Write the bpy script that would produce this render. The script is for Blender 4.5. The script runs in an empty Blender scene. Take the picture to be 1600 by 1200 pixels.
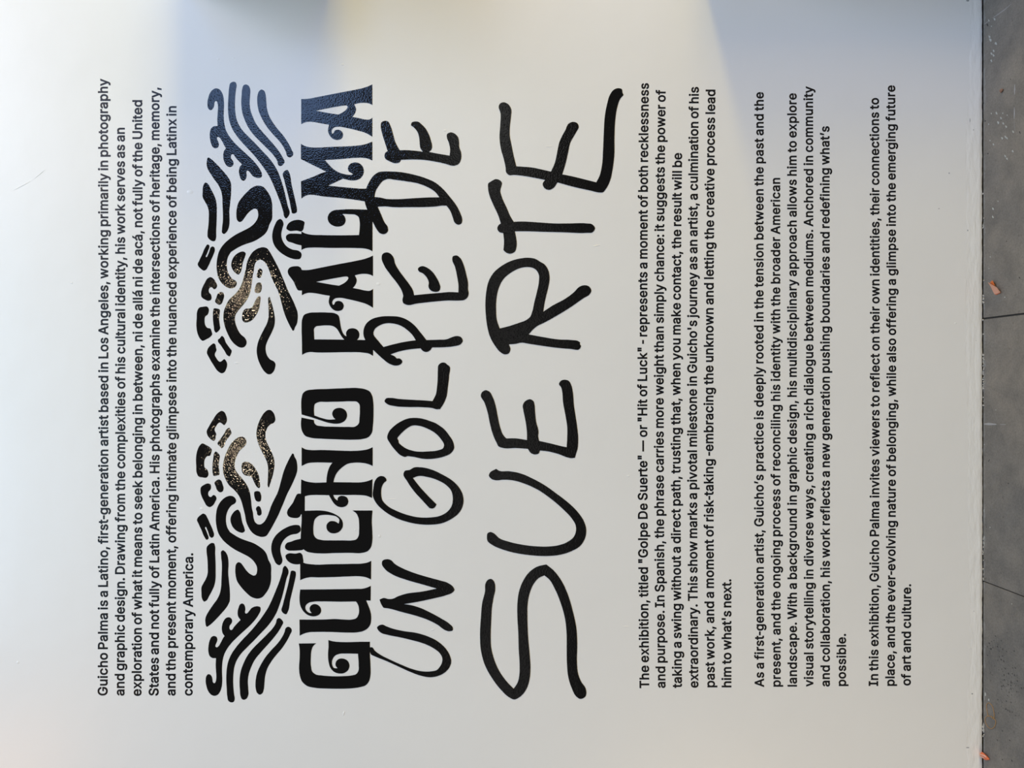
import bpy, bmesh, math, random
from mathutils import Vector, Matrix
from mathutils.geometry import delaunay_2d_cdt
random.seed(4)
SC = bpy.context.scene
COL = SC.collection

# ------------------------------------------------------------------ camera, light, exposure
F = 1202.0                 # focal length in pixels of a 1600 x 1200 frame
CAM_H = 1.55               # lens height above the pavement
S = CAM_H / 735.5          # metres on the wall per pixel
CAM_D = F * S              # distance from the wall
cam_data = bpy.data.cameras.new('camera')
cam_data.sensor_fit = 'HORIZONTAL'
cam_data.sensor_width = 36.0
cam_data.lens = 36.0 * F / 1600.0
cam = bpy.data.objects.new('camera', cam_data)
COL.objects.link(cam)
# the phone was held on its side: picture right is down, picture up is to the right along the wall
cam.matrix_world = Matrix(((0, 1, 0, 0), (0, 0, -1, -CAM_D), (-1, 0, 0, CAM_H), (0, 0, 0, 1)))
SC.camera = cam
SC.view_settings.view_transform = 'Standard'
SC.view_settings.look = 'None'
SC.view_settings.gamma = 1.0
SC.view_settings.use_curve_mapping = False
SC.view_settings.exposure = 0.0

def area(name, loc, target, sx, sy, power, col):
    l = bpy.data.lights.new(name, 'AREA')
    l.shape = 'RECTANGLE'; l.size = sx; l.size_y = sy
    l.energy = power; l.color = col
    o = bpy.data.objects.new(name, l)
    o.location = loc
    o.rotation_euler = (Vector(target) - Vector(loc)).to_track_quat('-Z', 'Y').to_euler()
    COL.objects.link(o)
    return o

# open sky over the forecourt, the sunlit street to the right, then three added fill lights
area('sky_overhead', (1.0, -5, 8.2), (0, 0, 1.5), 8, 2, 350, (0.81, 1.15, 1.50))
area('sky_above_street', (4.0, -5, 7.8), (0, 0, 1.5), 5, 2, 350, (0.43, 0.36, 0.40))
area('low_sun_gap', (7.5, -2.6, 2.39), (0, 0, 2.39), 3.0, 0.45, 500, (0.39, 0.295, 0.065))
area('street_right', (8, -5, 1.6), (0, 0, 1.6), 4, 2.5, 600, (0.335, 0.245, 0.03))
area('low_fill_right', (3.4, -2.3, 1.0), (0, 0, 1.0), 0.8, 1.2, 90, (0.045, 0.03, 0.07))  # weak fill added low on the right, no real source
area('low_fill_left', (-2.6, -1.6, 0.5), (0.2, 0, 1.0), 0.8, 0.8, 60, (0.19, 0.14, 0.08))  # fill added out of view to lift the lower middle of the wall
area('warm_corner_fill', (-1.75, -0.7, 3.7), (-1.0, 0, 2.6), 0.8, 0.4, 5, (0.42, 0.18, 0.02))  # added light, only warms the upper left corner of the wall
# two small warm lamps under the canopy; they glint in the glossy film
for nm, px, py, dist in (('canopy_lamp', 390, 458, 2.6), ('canopy_lamp', 382, 705, 2.6)):
    l = bpy.data.lights.new(nm, 'POINT'); l.energy = 7.0; l.color = (1.0, 0.80, 0.55); l.shadow_soft_size = 0.035
    o = bpy.data.objects.new(nm, l)
    k = (CAM_D + dist) / F
    o.location = ((600 - py) * k, -dist, CAM_H + (800 - px) * k)
    COL.objects.link(o)

# surroundings: a dim street, a strip of brighter facades at eye level, a gap of blue sky up to the right
world = bpy.data.worlds.new('world'); SC.world = world
world.use_nodes = True
wn = world.node_tree; wn.nodes.clear()
def wnode(kind, **kw):
    n = wn.nodes.new(kind)
    for k, v in kw.items(): setattr(n, k, v)
    return n
def wmath(op, a, b=None, clamp=False):
    n = wnode('ShaderNodeMath', operation=op, use_clamp=clamp)
    for i, v in enumerate((a, b)):
        if v is None: continue
        if isinstance(v, (int, float)): n.inputs[i].default_value = v
        else: wn.links.new(v, n.inputs[i])
    return n.outputs[0]
def wstep(v, lo, hi):
    n = wnode('ShaderNodeMapRange', interpolation_type='SMOOTHSTEP')
    n.inputs['From Min'].default_value = lo; n.inputs['From Max'].default_value = hi
    wn.links.new(v, n.inputs['Value'])
    return n.outputs['Result']
def wbox(x, x0, x1, x2, x3, y, y0, y1, y2, y3):
    a = wmath('MULTIPLY', wstep(x, x0, x1), wmath('SUBTRACT', 1.0, wstep(x, x2, x3)))
    b = wmath('MULTIPLY', wstep(y, y0, y1), wmath('SUBTRACT', 1.0, wstep(y, y2, y3)))
    return wmath('MULTIPLY', a, b)
tc = wnode('ShaderNodeTexCoord'); sep = wnode('ShaderNodeSeparateXYZ')
wn.links.new(tc.outputs['Generated'], sep.inputs[0])
depth = wmath('MAXIMUM', wmath('MULTIPLY', sep.outputs['Y'], -1.0), 0.02)
gr = wmath('DIVIDE', sep.outputs['X'], depth)      # sideways slope of the direction
gu = wmath('DIVIDE', sep.outputs['Z'], depth)      # upward slope of the direction
layers = [((0.088, 0.088, 0.088), None),
          ((1.3, 2.15, 4.1), wbox(gr, 0.278, 0.322, 0.70, 0.85, gu, 0.185, 0.215, 0.42, 0.46)),
          ((0.28, 0.27, 0.26), wbox(gr, -0.9, -0.3, 0.9, 1.2, gu, -0.06, -0.01, 0.03, 0.08)),
          ((0.42, 0.44, 0.43), wbox(gr, 0.22, 0.34, 0.9, 1.2, gu, -0.04, 0.0, 0.10, 0.15))]
acc = None
for colr, mask in layers:
    n = wnode('ShaderNodeVectorMath', operation='SCALE'); n.inputs[0].default_value = colr
    if mask is None: n.inputs['Scale'].default_value = 1.0
    else: wn.links.new(mask, n.inputs['Scale'])
    if acc is None: acc = n.outputs[0]
    else:
        s = wnode('ShaderNodeVectorMath', operation='ADD')
        wn.links.new(acc, s.inputs[0]); wn.links.new(n.outputs[0], s.inputs[1]); acc = s.outputs[0]
bg = wnode('ShaderNodeBackground'); wo = wnode('ShaderNodeOutputWorld')
wn.links.new(acc, bg.inputs['Color']); wn.links.new(bg.outputs[0], wo.inputs['Surface'])


# ------------------------------------------------------------------ helpers
def W(px, py):
    """wall position (x, z) of a traced point, the tracing being in 1600 x 1200 units"""
    return ((600.0 - py) * S, CAM_H + (800.0 - px) * S)

def FL(px, py, z=0.0):
    """pavement position of a traced point"""
    k = (CAM_H - z) / (px - 800.0)
    return Vector(((600.0 - py) * k, -CAM_D + F * k, z))

def link(o, parent=None):
    COL.objects.link(o)
    if parent is not None:
        o.parent = parent
    return o

def tag(o, label=None, cat=None, group=None, kind=None):
    if label: o['label'] = label
    if cat: o['category'] = cat
    if group: o['group'] = group
    if kind: o['kind'] = kind
    return o

def empty(name, loc, label, cat, group=None):
    o = bpy.data.objects.new(name, None)
    o.location = loc
    o.empty_display_size = 0.05
    link(o)
    return tag(o, label, cat, group)

def mesh_obj(name, bm, mat, parent=None, loc=(0, 0, 0), smooth=False):
    me = bpy.data.meshes.new(name)
    bm.to_mesh(me); bm.free()
    if smooth:
        for p in me.polygons: p.use_smooth = True
    me.materials.append(mat)
    o = bpy.data.objects.new(name, me)
    o.location = loc
    return link(o, parent)

def fill_loops(loops):
    """triangles of the area with non-zero winding; loops may cross or overlap"""
    vs, ed = [], []
    for L in loops:
        n0 = len(vs); n = len(L)
        vs += [Vector(p) for p in L]
        ed += [(n0 + i, n0 + (i + 1) % n) for i in range(n)]
    V, E, FC, _, _, _ = delaunay_2d_cdt(vs, ed, [], 0, 1e-7)
    segs = [(L[i - 1][0], L[i - 1][1], L[i][0], L[i][1]) for L in loops for i in range(len(L))]
    keep = []
    for f in FC:
        cx = sum(V[i].x for i in f) / len(f); cy = sum(V[i].y for i in f) / len(f); w = 0
        for ax, ay, bx, by in segs:
            if (ay <= cy) != (by <= cy):
                x = ax + (cy - ay) / (by - ay) * (bx - ax)
                if x > cx: w += 1 if by > ay else -1
        if w: keep.append(tuple(f))
    return [(v.x, v.y) for v in V], keep

def film_mesh(name, pieces, lift, thick):
    """pieces: (points in (x, z), triangles) -> film standing proud of the wall, with edges"""
    verts, faces = [], []
    for P, T in pieces:
        used = sorted({i for t in T for i in t}); ix = {k: n for n, k in enumerate(used)}
        n0 = len(verts); m = len(used)
        verts += [(P[k][0], -lift - thick, P[k][1]) for k in used] + [(P[k][0], -lift, P[k][1]) for k in used]
        cnt = {}
        for t in T:
            a = [ix[k] for k in t]
            (x0, z0), (x1, z1), (x2, z2) = (P[k] for k in t)
            if (x1 - x0) * (z2 - z0) - (x2 - x0) * (z1 - z0) < 0: a = a[::-1]
            faces.append([n0 + k for k in a])
            for u, v in zip(a, a[1:] + a[:1]): cnt[(u, v)] = 1
        for u, v in cnt:
            if (v, u) not in cnt: faces.append([n0 + v, n0 + u, n0 + u + m, n0 + v + m])
    me = bpy.data.meshes.new(name); me.from_pydata(verts, [], faces); me.update()
    return me

def flat_shape(name, loops, mat, parent, origin, lift, thick=0.0003):
    """cut film shape on the wall: loops are lists of (x, z) in metres"""
    ox, oz = origin
    P, T = fill_loops([[(x - ox, z - oz) for x, z in L] for L in loops])
    me = film_mesh(name, [(P, T)], lift, thick)
    me.materials.append(mat)
    return link(bpy.data.objects.new(name, me), parent)

def smooth_loop(pts, n=5):
    """closed curve through pts = [(x, y, corner)]; corners stay sharp"""
    N = len(pts); out = []
    def P(i): return Vector(pts[i % N][:2])
    for i in range(N):
        p0, p1 = P(i), P(i + 1)
        d = (p1 - p0).length
        if d < 1e-9: continue
        def tan(j, other):
            if pts[j % N][2]: return (p1 - p0) * 0.9
            a, b, c = P(j - 1), P(j), P(j + 1)
            la, lc = max((b - a).length, 1e-6), max((c - b).length, 1e-6)
            v = ((b - a) / la * lc + (c - b) / lc * la) / (la + lc)
            return v * d
        m0, m1 = tan(i, i + 1), tan(i + 1, i)
        k = max(2, min(n, int(d / 2.0) + 1))
        for s in range(k):
            t = s / k
            h = ((2*t**3 - 3*t*t + 1) * p0 + (t**3 - 2*t*t + t) * m0 + (-2*t**3 + 3*t*t) * p1 + (t**3 - t*t) * m1)
            out.append((h.x, h.y))
    return out

def parse(txt, base):
    """'a,b c,d* @name e,f ...' -> points in frame units; base maps a tracing sheet to (x0, y0, scale)"""
    sheet = None; loops = [[]]
    for w in txt.split():
        if w.startswith('@'): sheet = base[w[1:]]; continue
        if w == '/': loops.append([]); continue
        c = w.endswith('*'); w = w.rstrip('*')
        a, b = w.split(',')
        loops[-1].append((sheet[0] + float(a) / sheet[2], sheet[1] + float(b) / sheet[2], c))
    out = [smooth_loop(l) for l in loops]
    def area2(L): return sum(L[i - 1][0] * L[i][1] - L[i][0] * L[i - 1][1] for i in range(len(L)))
    def inside(p, L):
        c = False
        for i in range(len(L)):
            (ax, ay), (bx, by) = L[i - 1], L[i]
            if (ay > p[1]) != (by > p[1]) and p[0] < ax + (p[1] - ay) / (by - ay) * (bx - ax): c = not c
        return c
    for i, L in enumerate(out):       # counters wind against their outline
        hole = i > 0 and inside(L[0], out[0])
        if (area2(L) > 0) == hole: out[i] = L[::-1]
    return out

# ------------------------------------------------------------------ materials
def new_mat(name):
    m = bpy.data.materials.new(name); m.use_nodes = True
    nt = m.node_tree
    b = nt.nodes['Principled BSDF']
    return m, nt, b

def N(nt, kind, **kw):
    n = nt.nodes.new(kind)
    for k, v in kw.items():
        if k in n.inputs: n.inputs[k].default_value = v
        else: setattr(n, k, v)
    return n

def plain(name, col, rough=0.6, spec=0.5, bump=None):
    m, nt, b = new_mat(name)
    b.inputs['Base Color'].default_value = (*col, 1)
    b.inputs['Roughness'].default_value = rough
    b.inputs['Specular IOR Level'].default_value = spec
    if bump:
        tc = N(nt, 'ShaderNodeTexCoord'); nz = N(nt, 'ShaderNodeTexNoise', Scale=bump[0], Detail=4.0)
        bp = N(nt, 'ShaderNodeBump', Strength=1.0, Distance=bump[1])
        nt.links.new(tc.outputs['Object'], nz.inputs['Vector'])
        nt.links.new(nz.outputs['Fac'], bp.inputs['Height'])
        nt.links.new(bp.outputs['Normal'], b.inputs['Normal'])
    return m

# white roller-painted wall, satin
def make_wall_mat(name, rough_relief, stretch=1.0):
    m, nt, b = new_mat(name)
    b.inputs['Base Color'].default_value = (0.80, 0.79, 0.765, 1)
    b.inputs['Roughness'].default_value = 0.33
    b.inputs['Specular IOR Level'].default_value = 0.5
    tc = N(nt, 'ShaderNodeTexCoord')
    n1 = N(nt, 'ShaderNodeTexNoise', Scale=9.0, Detail=3.0)
    n2 = N(nt, 'ShaderNodeTexNoise', Scale=240.0, Detail=2.0)
    n3 = N(nt, 'ShaderNodeTexNoise', Scale=60.0, Detail=4.0)
    mp = N(nt, 'ShaderNodeMapping'); mp.inputs['Scale'].default_value = (stretch, 1.0, 1.0)
    nt.links.new(tc.outputs['Object'], mp.inputs['Vector'])
    for n in (n1, n2): nt.links.new(tc.outputs['Object'], n.inputs['Vector'])
    nt.links.new(mp.outputs['Vector'], n3.inputs['Vector'])
    add = N(nt, 'ShaderNodeMath', operation='MULTIPLY_ADD'); add.inputs[1].default_value = 0.10
    nt.links.new(n2.outputs['Fac'], add.inputs[0]); nt.links.new(n1.outputs['Fac'], add.inputs[2])
    add2 = N(nt, 'ShaderNodeMath', operation='MULTIPLY_ADD'); add2.inputs[1].default_value = rough_relief
    nt.links.new(n3.outputs['Fac'], add2.inputs[0]); nt.links.new(add.outputs[0], add2.inputs[2])
    bp = N(nt, 'ShaderNodeBump', Strength=1.0, Distance=0.0011)
    nt.links.new(add2.outputs[0], bp.inputs['Height']); nt.links.new(bp.outputs['Normal'], b.inputs['Normal'])
    # faint patchiness of overlapping coats
    cr = N(nt, 'ShaderNodeValToRGB')
    cr.color_ramp.elements[0].position = 0.3; cr.color_ramp.elements[1].position = 0.7
    cr.color_ramp.elements[0].color = (0.785, 0.775, 0.75, 1); cr.color_ramp.elements[1].color = (0.81, 0.80, 0.775, 1)
    n4 = N(nt, 'ShaderNodeTexNoise', Scale=1.6, Detail=5.0)
    nt.links.new(tc.outputs['Object'], n4.inputs['Vector'])
    nt.links.new(n4.outputs['Fac'], cr.inputs['Fac']); nt.links.new(cr.outputs['Color'], b.inputs['Base Color'])
    return m
M_WALL = make_wall_mat('white_wall_paint', 0.10)
M_SKIRT = make_wall_mat('lumpy_white_paint', 2.2, 0.3)

# glossy black cut film with the pebbled wall telegraphing through it
def make_film():
    m, nt, b = new_mat('black_film')
    b.inputs['Base Color'].default_value = (0.0045, 0.0042, 0.0042, 1)
    b.inputs['Roughness'].default_value = 0.06
    b.inputs['Specular IOR Level'].default_value = 0.5
    tc = N(nt, 'ShaderNodeTexCoord')
    n1 = N(nt, 'ShaderNodeTexNoise', Scale=230.0, Detail=0.0)
    n3 = N(nt, 'ShaderNodeTexNoise', Scale=14.0, Detail=2.0)
    for n in (n1, n3): nt.links.new(tc.outputs['Object'], n.inputs['Vector'])
    c = N(nt, 'ShaderNodeMath', operation='MULTIPLY_ADD'); c.inputs[1].default_value = 1.3
    nt.links.new(n3.outputs['Fac'], c.inputs[0]); nt.links.new(n1.outputs['Fac'], c.inputs[2])
    bp = N(nt, 'ShaderNodeBump', Strength=1.0, Distance=0.00025)
    nt.links.new(c.outputs[0], bp.inputs['Height']); nt.links.new(bp.outputs['Normal'], b.inputs['Normal'])
    return m
M_FILM = make_film()

# small text: same film, no visible pebble at that size
M_TEXT = plain('black_text_film', (0.0055, 0.0055, 0.0065), 0.25, 0.5)

def make_concrete():
    m, nt, b = new_mat('grey_concrete')
    b.inputs['Roughness'].default_value = 0.75
    b.inputs['Specular IOR Level'].default_value = 0.35
    tc = N(nt, 'ShaderNodeTexCoord')
    def noise(s, d, r=0.55):
        n = N(nt, 'ShaderNodeTexNoise', Scale=s, Detail=d, Roughness=r)
        nt.links.new(tc.outputs['Object'], n.inputs['Vector']); return n
    big, mid, fine, pits = noise(1.7, 3), noise(9, 6, 0.65), noise(160, 5, 0.7), noise(34, 8, 0.75)
    def ramp(src, p0, c0, p1, c1):
        r = N(nt, 'ShaderNodeValToRGB'); e = r.color_ramp.elements
        e[0].position, e[1].position = p0, p1; e[0].color = (*c0, 1); e[1].color = (*c1, 1)
        nt.links.new(src.outputs['Fac'], r.inputs['Fac']); return r
    r1 = ramp(big, 0.38, (0.140, 0.131, 0.122), 0.62, (0.192, 0.170, 0.146))
    r2 = ramp(mid, 0.30, (0.72, 0.73, 0.74), 0.70, (1.20, 1.18, 1.14))
    r3 = ramp(fine, 0.25, (0.74, 0.74, 0.74), 0.75, (1.24, 1.24, 1.24))
    r4 = ramp(pits, 0.30, (0.45, 0.44, 0.43), 0.40, (1, 1, 1))
    cur = r1
    for r in (r2, r3, r4):
        mx = N(nt, 'ShaderNodeMix', data_type='RGBA', blend_type='MULTIPLY')
        mx.inputs['Factor'].default_value = 1.0
        nt.links.new(cur.outputs[2] if cur.bl_idname == 'ShaderNodeMix' else cur.outputs['Color'], mx.inputs[6])
        nt.links.new(r.outputs['Color'], mx.inputs[7]); cur = mx
    # pale paint and dust worn along the foot of the wall
    sp = N(nt, 'ShaderNodeSeparateXYZ'); nt.links.new(tc.outputs['Object'], sp.inputs[0])
    nz = noise(22, 6, 0.7)
    ad = N(nt, 'ShaderNodeMath', operation='MULTIPLY_ADD'); ad.inputs[1].default_value = 0.05
    nt.links.new(nz.outputs['Fac'], ad.inputs[0]); nt.links.new(sp.outputs['Y'], ad.inputs[2])
    mr = N(nt, 'ShaderNodeMapRange'); mr.inputs['From Min'].default_value = 0.012; mr.inputs['From Max'].default_value = 0.030
    mr.inputs['To Max'].default_value = 0.75
    nt.links.new(ad.outputs[0], mr.inputs['Value'])
    mx = N(nt, 'ShaderNodeMix', data_type='RGBA'); mx.inputs[7].default_value = (0.34, 0.335, 0.33, 1)
    nt.links.new(mr.outputs['Result'], mx.inputs['Factor']); nt.links.new(cur.outputs[2], mx.inputs[6])
    nt.links.new(mx.outputs[2], b.inputs['Base Color'])
    bp = N(nt, 'ShaderNodeBump', Strength=0.6, Distance=0.0012)
    nt.links.new(pits.outputs['Fac'], bp.inputs['Height']); nt.links.new(bp.outputs['Normal'], b.inputs['Normal'])
    return m
M_CONC = make_concrete()
M_JOINT = plain('dirty_joint_filler', (0.05, 0.046, 0.042), 0.9, 0.2, (120, 0.002))
M_SPOT = plain('dried_pale_paint', (0.34, 0.34, 0.315), 0.6, 0.4, (200, 0.0005))
M_SCRATCH = plain('pale_scratch', (0.30, 0.29, 0.285), 0.7, 0.3)
M_DARK = plain('dark_pit', (0.066, 0.061, 0.056), 0.9, 0.2)
M_DUST = plain('crumbled_plaster', (0.42, 0.40, 0.37), 0.9, 0.2, (150, 0.001))
M_LEAF = plain('faded_pink_leaf', (0.62, 0.30, 0.20), 0.6, 0.35, (60, 0.001))
M_LEAFTIP = plain('orange_leaf_underside', (0.70, 0.16, 0.03), 0.6, 0.35)
M_CURL = plain('orange_dry_leaf', (0.62, 0.14, 0.055), 0.55, 0.4, (90, 0.001))
M_CURLP = plain('pink_leaf_rib', (0.66, 0.33, 0.24), 0.55, 0.4)
M_BAND = plain('tan_rubber', (0.30, 0.17, 0.065), 0.5, 0.4)
M_PEBBLE = plain('rust_brown_stone', (0.23, 0.125, 0.08), 0.7, 0.4, (180, 0.001))
M_GREY = plain('grey_scuff', (0.33, 0.33, 0.33), 0.7, 0.3)
# ------------------------------------------------------------------ tracings of the lettering and ornament
SHEET = {'o1': (300, 120, 7.5), 'o2': (300, 270, 7.5), 'o3': (300, 430, 7.5),
         'h1': (450, 120, 7.5), 'h2': (450, 270, 7.5), 'h3': (450, 410, 7.5), 'h4': (450, 590, 7.5),
         'h5': (450, 730, 7.5), 'h6': (450, 850, 7.5), 'h7': (450, 940, 7.5), 'h3a': (451.07, 387.33, 7.5),
         'g1': (560, 170, 6.0), 'g2': (560, 380, 6.0), 'g3': (560, 550, 6.0), 'g4': (560, 700, 6.0), 'g5': (560, 870, 6.0),
         's1': (740, 120, 6.0), 's2': (740, 260, 6.0), 's3': (740, 390, 6.0), 's4': (740, 570, 6.0), 's5': (740, 710, 6.0), 's6': (740, 860, 4.8)}

ORNAMENT = [
 ('curled_branch', "@o1 181,320 190,250 215,185 250,147 285,136 320,147 350,185 368,240 375,310 372,400 372,480 380,560 400,630 435,695 490,765 550,825 620,890 690,955 750,1020 795,1085 820,1145 815,1175 790,1185 755,1183 715,1165 685,1130 660,1103 645,1100 637,1115 641,1150 635,1185 618,1212 600,1219 578,1207 560,1165 550,1110 557,1065 585,1025* 550,990 510,945 478,907 465,910 455,930 460,960 478,985 487,1010 478,1040 450,1057 415,1048 385,1010 368,955 368,900 378,865 398,838* 375,800 350,750 325,714 308,704 293,712 295,735 308,765 315,795 305,825 275,838 245,825 225,785 211,720 211,650 225,605 250,582 300,577* 297,500 301,430 305,350 300,310 290,287 278,284 265,297 260,330 250,365 230,387 210,390 190,370"),
 ('long_wave_stripe', "@o1 487,58 510,65 522,95 515,150 505,250 503,340 508,420 520,490 545,555 590,625 660,700 740,780 820,865 900,950 960,1030 1010,1120 1040,1200 @o2 1070,170 1095,270 1120,380 1143,480 1125,515 1100,535 1085,520 1070,460 1040,360 1000,255 955,145 910,50 @o1 850,1080 780,985 700,890 610,795 530,700 475,615 440,525 425,430 422,330 428,220 435,130 450,75"),
 ('wave_stripe', "@o1 628,90 660,102 680,140 680,220 675,310 685,390 710,465 750,550 820,640 900,730 970,810 1030,890 1065,950 1085,1000 1070,1025 1030,1048 1012,1035 1000,990 960,925 900,860 820,780 740,700 670,610 620,510 590,420 578,320 582,210 592,130 605,100"),
 ('wave_stripe', "@o1 815,149 845,165 862,210 870,290 878,370 900,450 950,540 1010,620 1070,690 1120,765 1165,850 1186,910 1175,930 1140,945 1120,935 1100,880 1070,820 1020,750 950,675 880,590 825,500 785,410 765,300 768,220 785,170"),
 ('bent_leaf', "@o1 190,945 225,965 280,1015 350,1090 410,1160 @o2 442,85 457,125 459,160 457,250 445,370 437,460 440,540 437,610 425,660 395,705 372,718 355,705 353,650 362,560 362,470 358,370 355,290 340,210 310,145 260,75 @o1 220,1140 190,1090 173,1040 173,1000"),
 ('bent_leaf', "@o2 157,114 185,128 215,180 250,245 275,305 288,370 290,470 288,580 283,680 280,770 270,797 245,803 210,785 185,755 182,710 192,620 197,520 195,440 180,390 150,335 127,290 125,220 135,145"),
 ('forked_claw', "@o2 185,839 203,850 203,875 190,910 175,950 163,985 170,990 185,965 205,915 220,875 240,862 262,875 268,905 255,950 220,1030 190,1095 160,1140 140,1147 110,1130 75,1095 67,1075 85,1030 120,955 155,875"),
 ('coiled_band', "@o2 780,150 830,162 880,215 918,280 937,350 940,450 935,550 905,610 890,660 860,710 800,760 720,805 640,832 570,860 500,900 455,930* 425,980 408,1050 410,1120 430,1185 @o3 445,10 475,45 510,65 525,90 515,125 490,148 455,155 405,140 350,95 315,40 300,0 @o2 292,1150 288,1080 298,990 320,915 370,840 440,775 530,715 620,670 690,630 745,575 773,520 775,470 762,430 740,420 700,435 650,480 610,535 580,570 555,577 530,555 520,500 525,420 540,360 590,285 650,220 710,170"),
 ('half_moon', "@o2 610,925 628,940 622,980 600,1040 585,1110 570,1165 545,1193 515,1180 480,1140 460,1090 465,1040 490,985 540,940"),
 ('hand_outline', "@o2 845,873 880,885 910,925 945,985 985,1060 1030,1150 @o3 1050,0 1080,70 1120,170 1170,270 1210,360 1237,440 1238,520 1225,580 1205,615 1195,645 1185,652 1165,625 1130,560 1080,440 1050,330 1020,220 1005,180 970,110 930,20 @o2 920,1190 890,1110 850,1045 810,1020 780,1022 750,1045 730,1100 722,1160 @o3 711,5 700,100 685,190 660,260 600,350 540,420 510,470 505,540 525,610 570,690 620,735 640,775 635,815 605,845 570,848 520,825 465,770 420,690 385,600 367,500 370,440 395,360 440,280 510,215 560,150 590,80 612,0 @o2 630,1130 645,1050 670,990 710,930 770,888"),
 ('dash', "@o2 795,1121 820,1135 822,1180 @o3 815,5 805,25 785,35 765,22 757,0 @o2 768,1170 778,1130"),
 ('dash', "@o3 785,85 810,92 818,120 812,180 800,202 765,210 738,200 735,170 745,125 760,95"),
 ('teardrop', "@o3 795,245 803,260 800,310 785,400 750,470 700,530 650,553 610,550 590,525 587,475 600,420 630,393 670,388 705,375 725,335 750,285 775,252"),
 ('tail_stroke', "@o3 905,253 920,290 940,350 960,430 972,520 965,590 930,680 890,760 865,830 865,890 885,950 920,990 960,1010 977,1035 975,1080 955,1130 920,1160 890,1160 850,1130 805,1060 770,970 758,880 770,800 800,720 845,630 880,560 895,500 897,400 893,310 895,265"),
 ('hooked_block', "@o3 215,22 250,40 280,85 295,125 285,150 262,165 250,160 235,143 215,143 198,165 200,200 225,230 230,255 222,290 195,300 150,285 112,255 106,210 120,150 150,90 185,35"),
 ('dash', "@o3 340,195 365,205 377,240 365,290 345,335 325,347 285,328 271,312 285,265 305,215"),
 ('hooked_block', "@o3 130,370 180,370 195,390 195,435 185,460 155,485 148,530 158,590 180,617 215,625 230,660 237,695 215,722 170,750 120,768 95,745 68,690 52,600 55,500 62,420 85,380"),
 ('dash', "@o3 255,392 300,392 325,402 325,440 318,500 325,580 330,625 310,655 280,674 265,655 255,600 245,500 248,420"),
 ('dash', "@o3 352,711 370,725 395,785 440,850 465,885 455,925 440,952 415,940 380,885 340,825 303,765 305,755 325,740"),
 ('hooked_block', "@o3 262,800 275,815 280,845 287,880 270,915 267,935 285,970 310,1005 330,1015 355,1000 378,983 400,1005 412,1045 402,1095 375,1140 350,1150 310,1130 250,1050 200,965 175,910 182,870 215,825"),
 ('short_stripe', "@o2 1120,-33 1138,-5 1165,130 1195,260 1220,370 1230,430 1225,465 1200,478 1175,475 1165,440 1145,340 1110,200 1080,80 1066,5 1085,-20"),
 ('ear_curve', "@o2 1035,541 1060,560 1072,600 1060,650 1048,700 1050,760 1075,820 1120,870 1180,900 1250,915 1280,940 1282,980 1265,1008 1230,1014 1170,1005 1090,970 1010,910 960,840 940,760 945,690 970,615 1005,555"),
 ('finger', "@o2 1180,562 1290,560 1315,575 1312,625 1300,670 1285,685 1230,678 1130,675 1107,655 1110,630 1135,590"),
 ('finger', "@o2 1190,712 1260,715 1310,722 1310,850 1240,842 1170,818 1120,800 1105,780 1103,740 1130,718"),
 ('thumb', "@o2 1205,1095 1250,1097 1275,1113 1285,1135 1330,1140* @o3 1330,180* 1283,180 1245,178 1215,130 1190,75 1150,20 @o2 1130,1190 1122,1150 1140,1115 1170,1100"),
]

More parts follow.
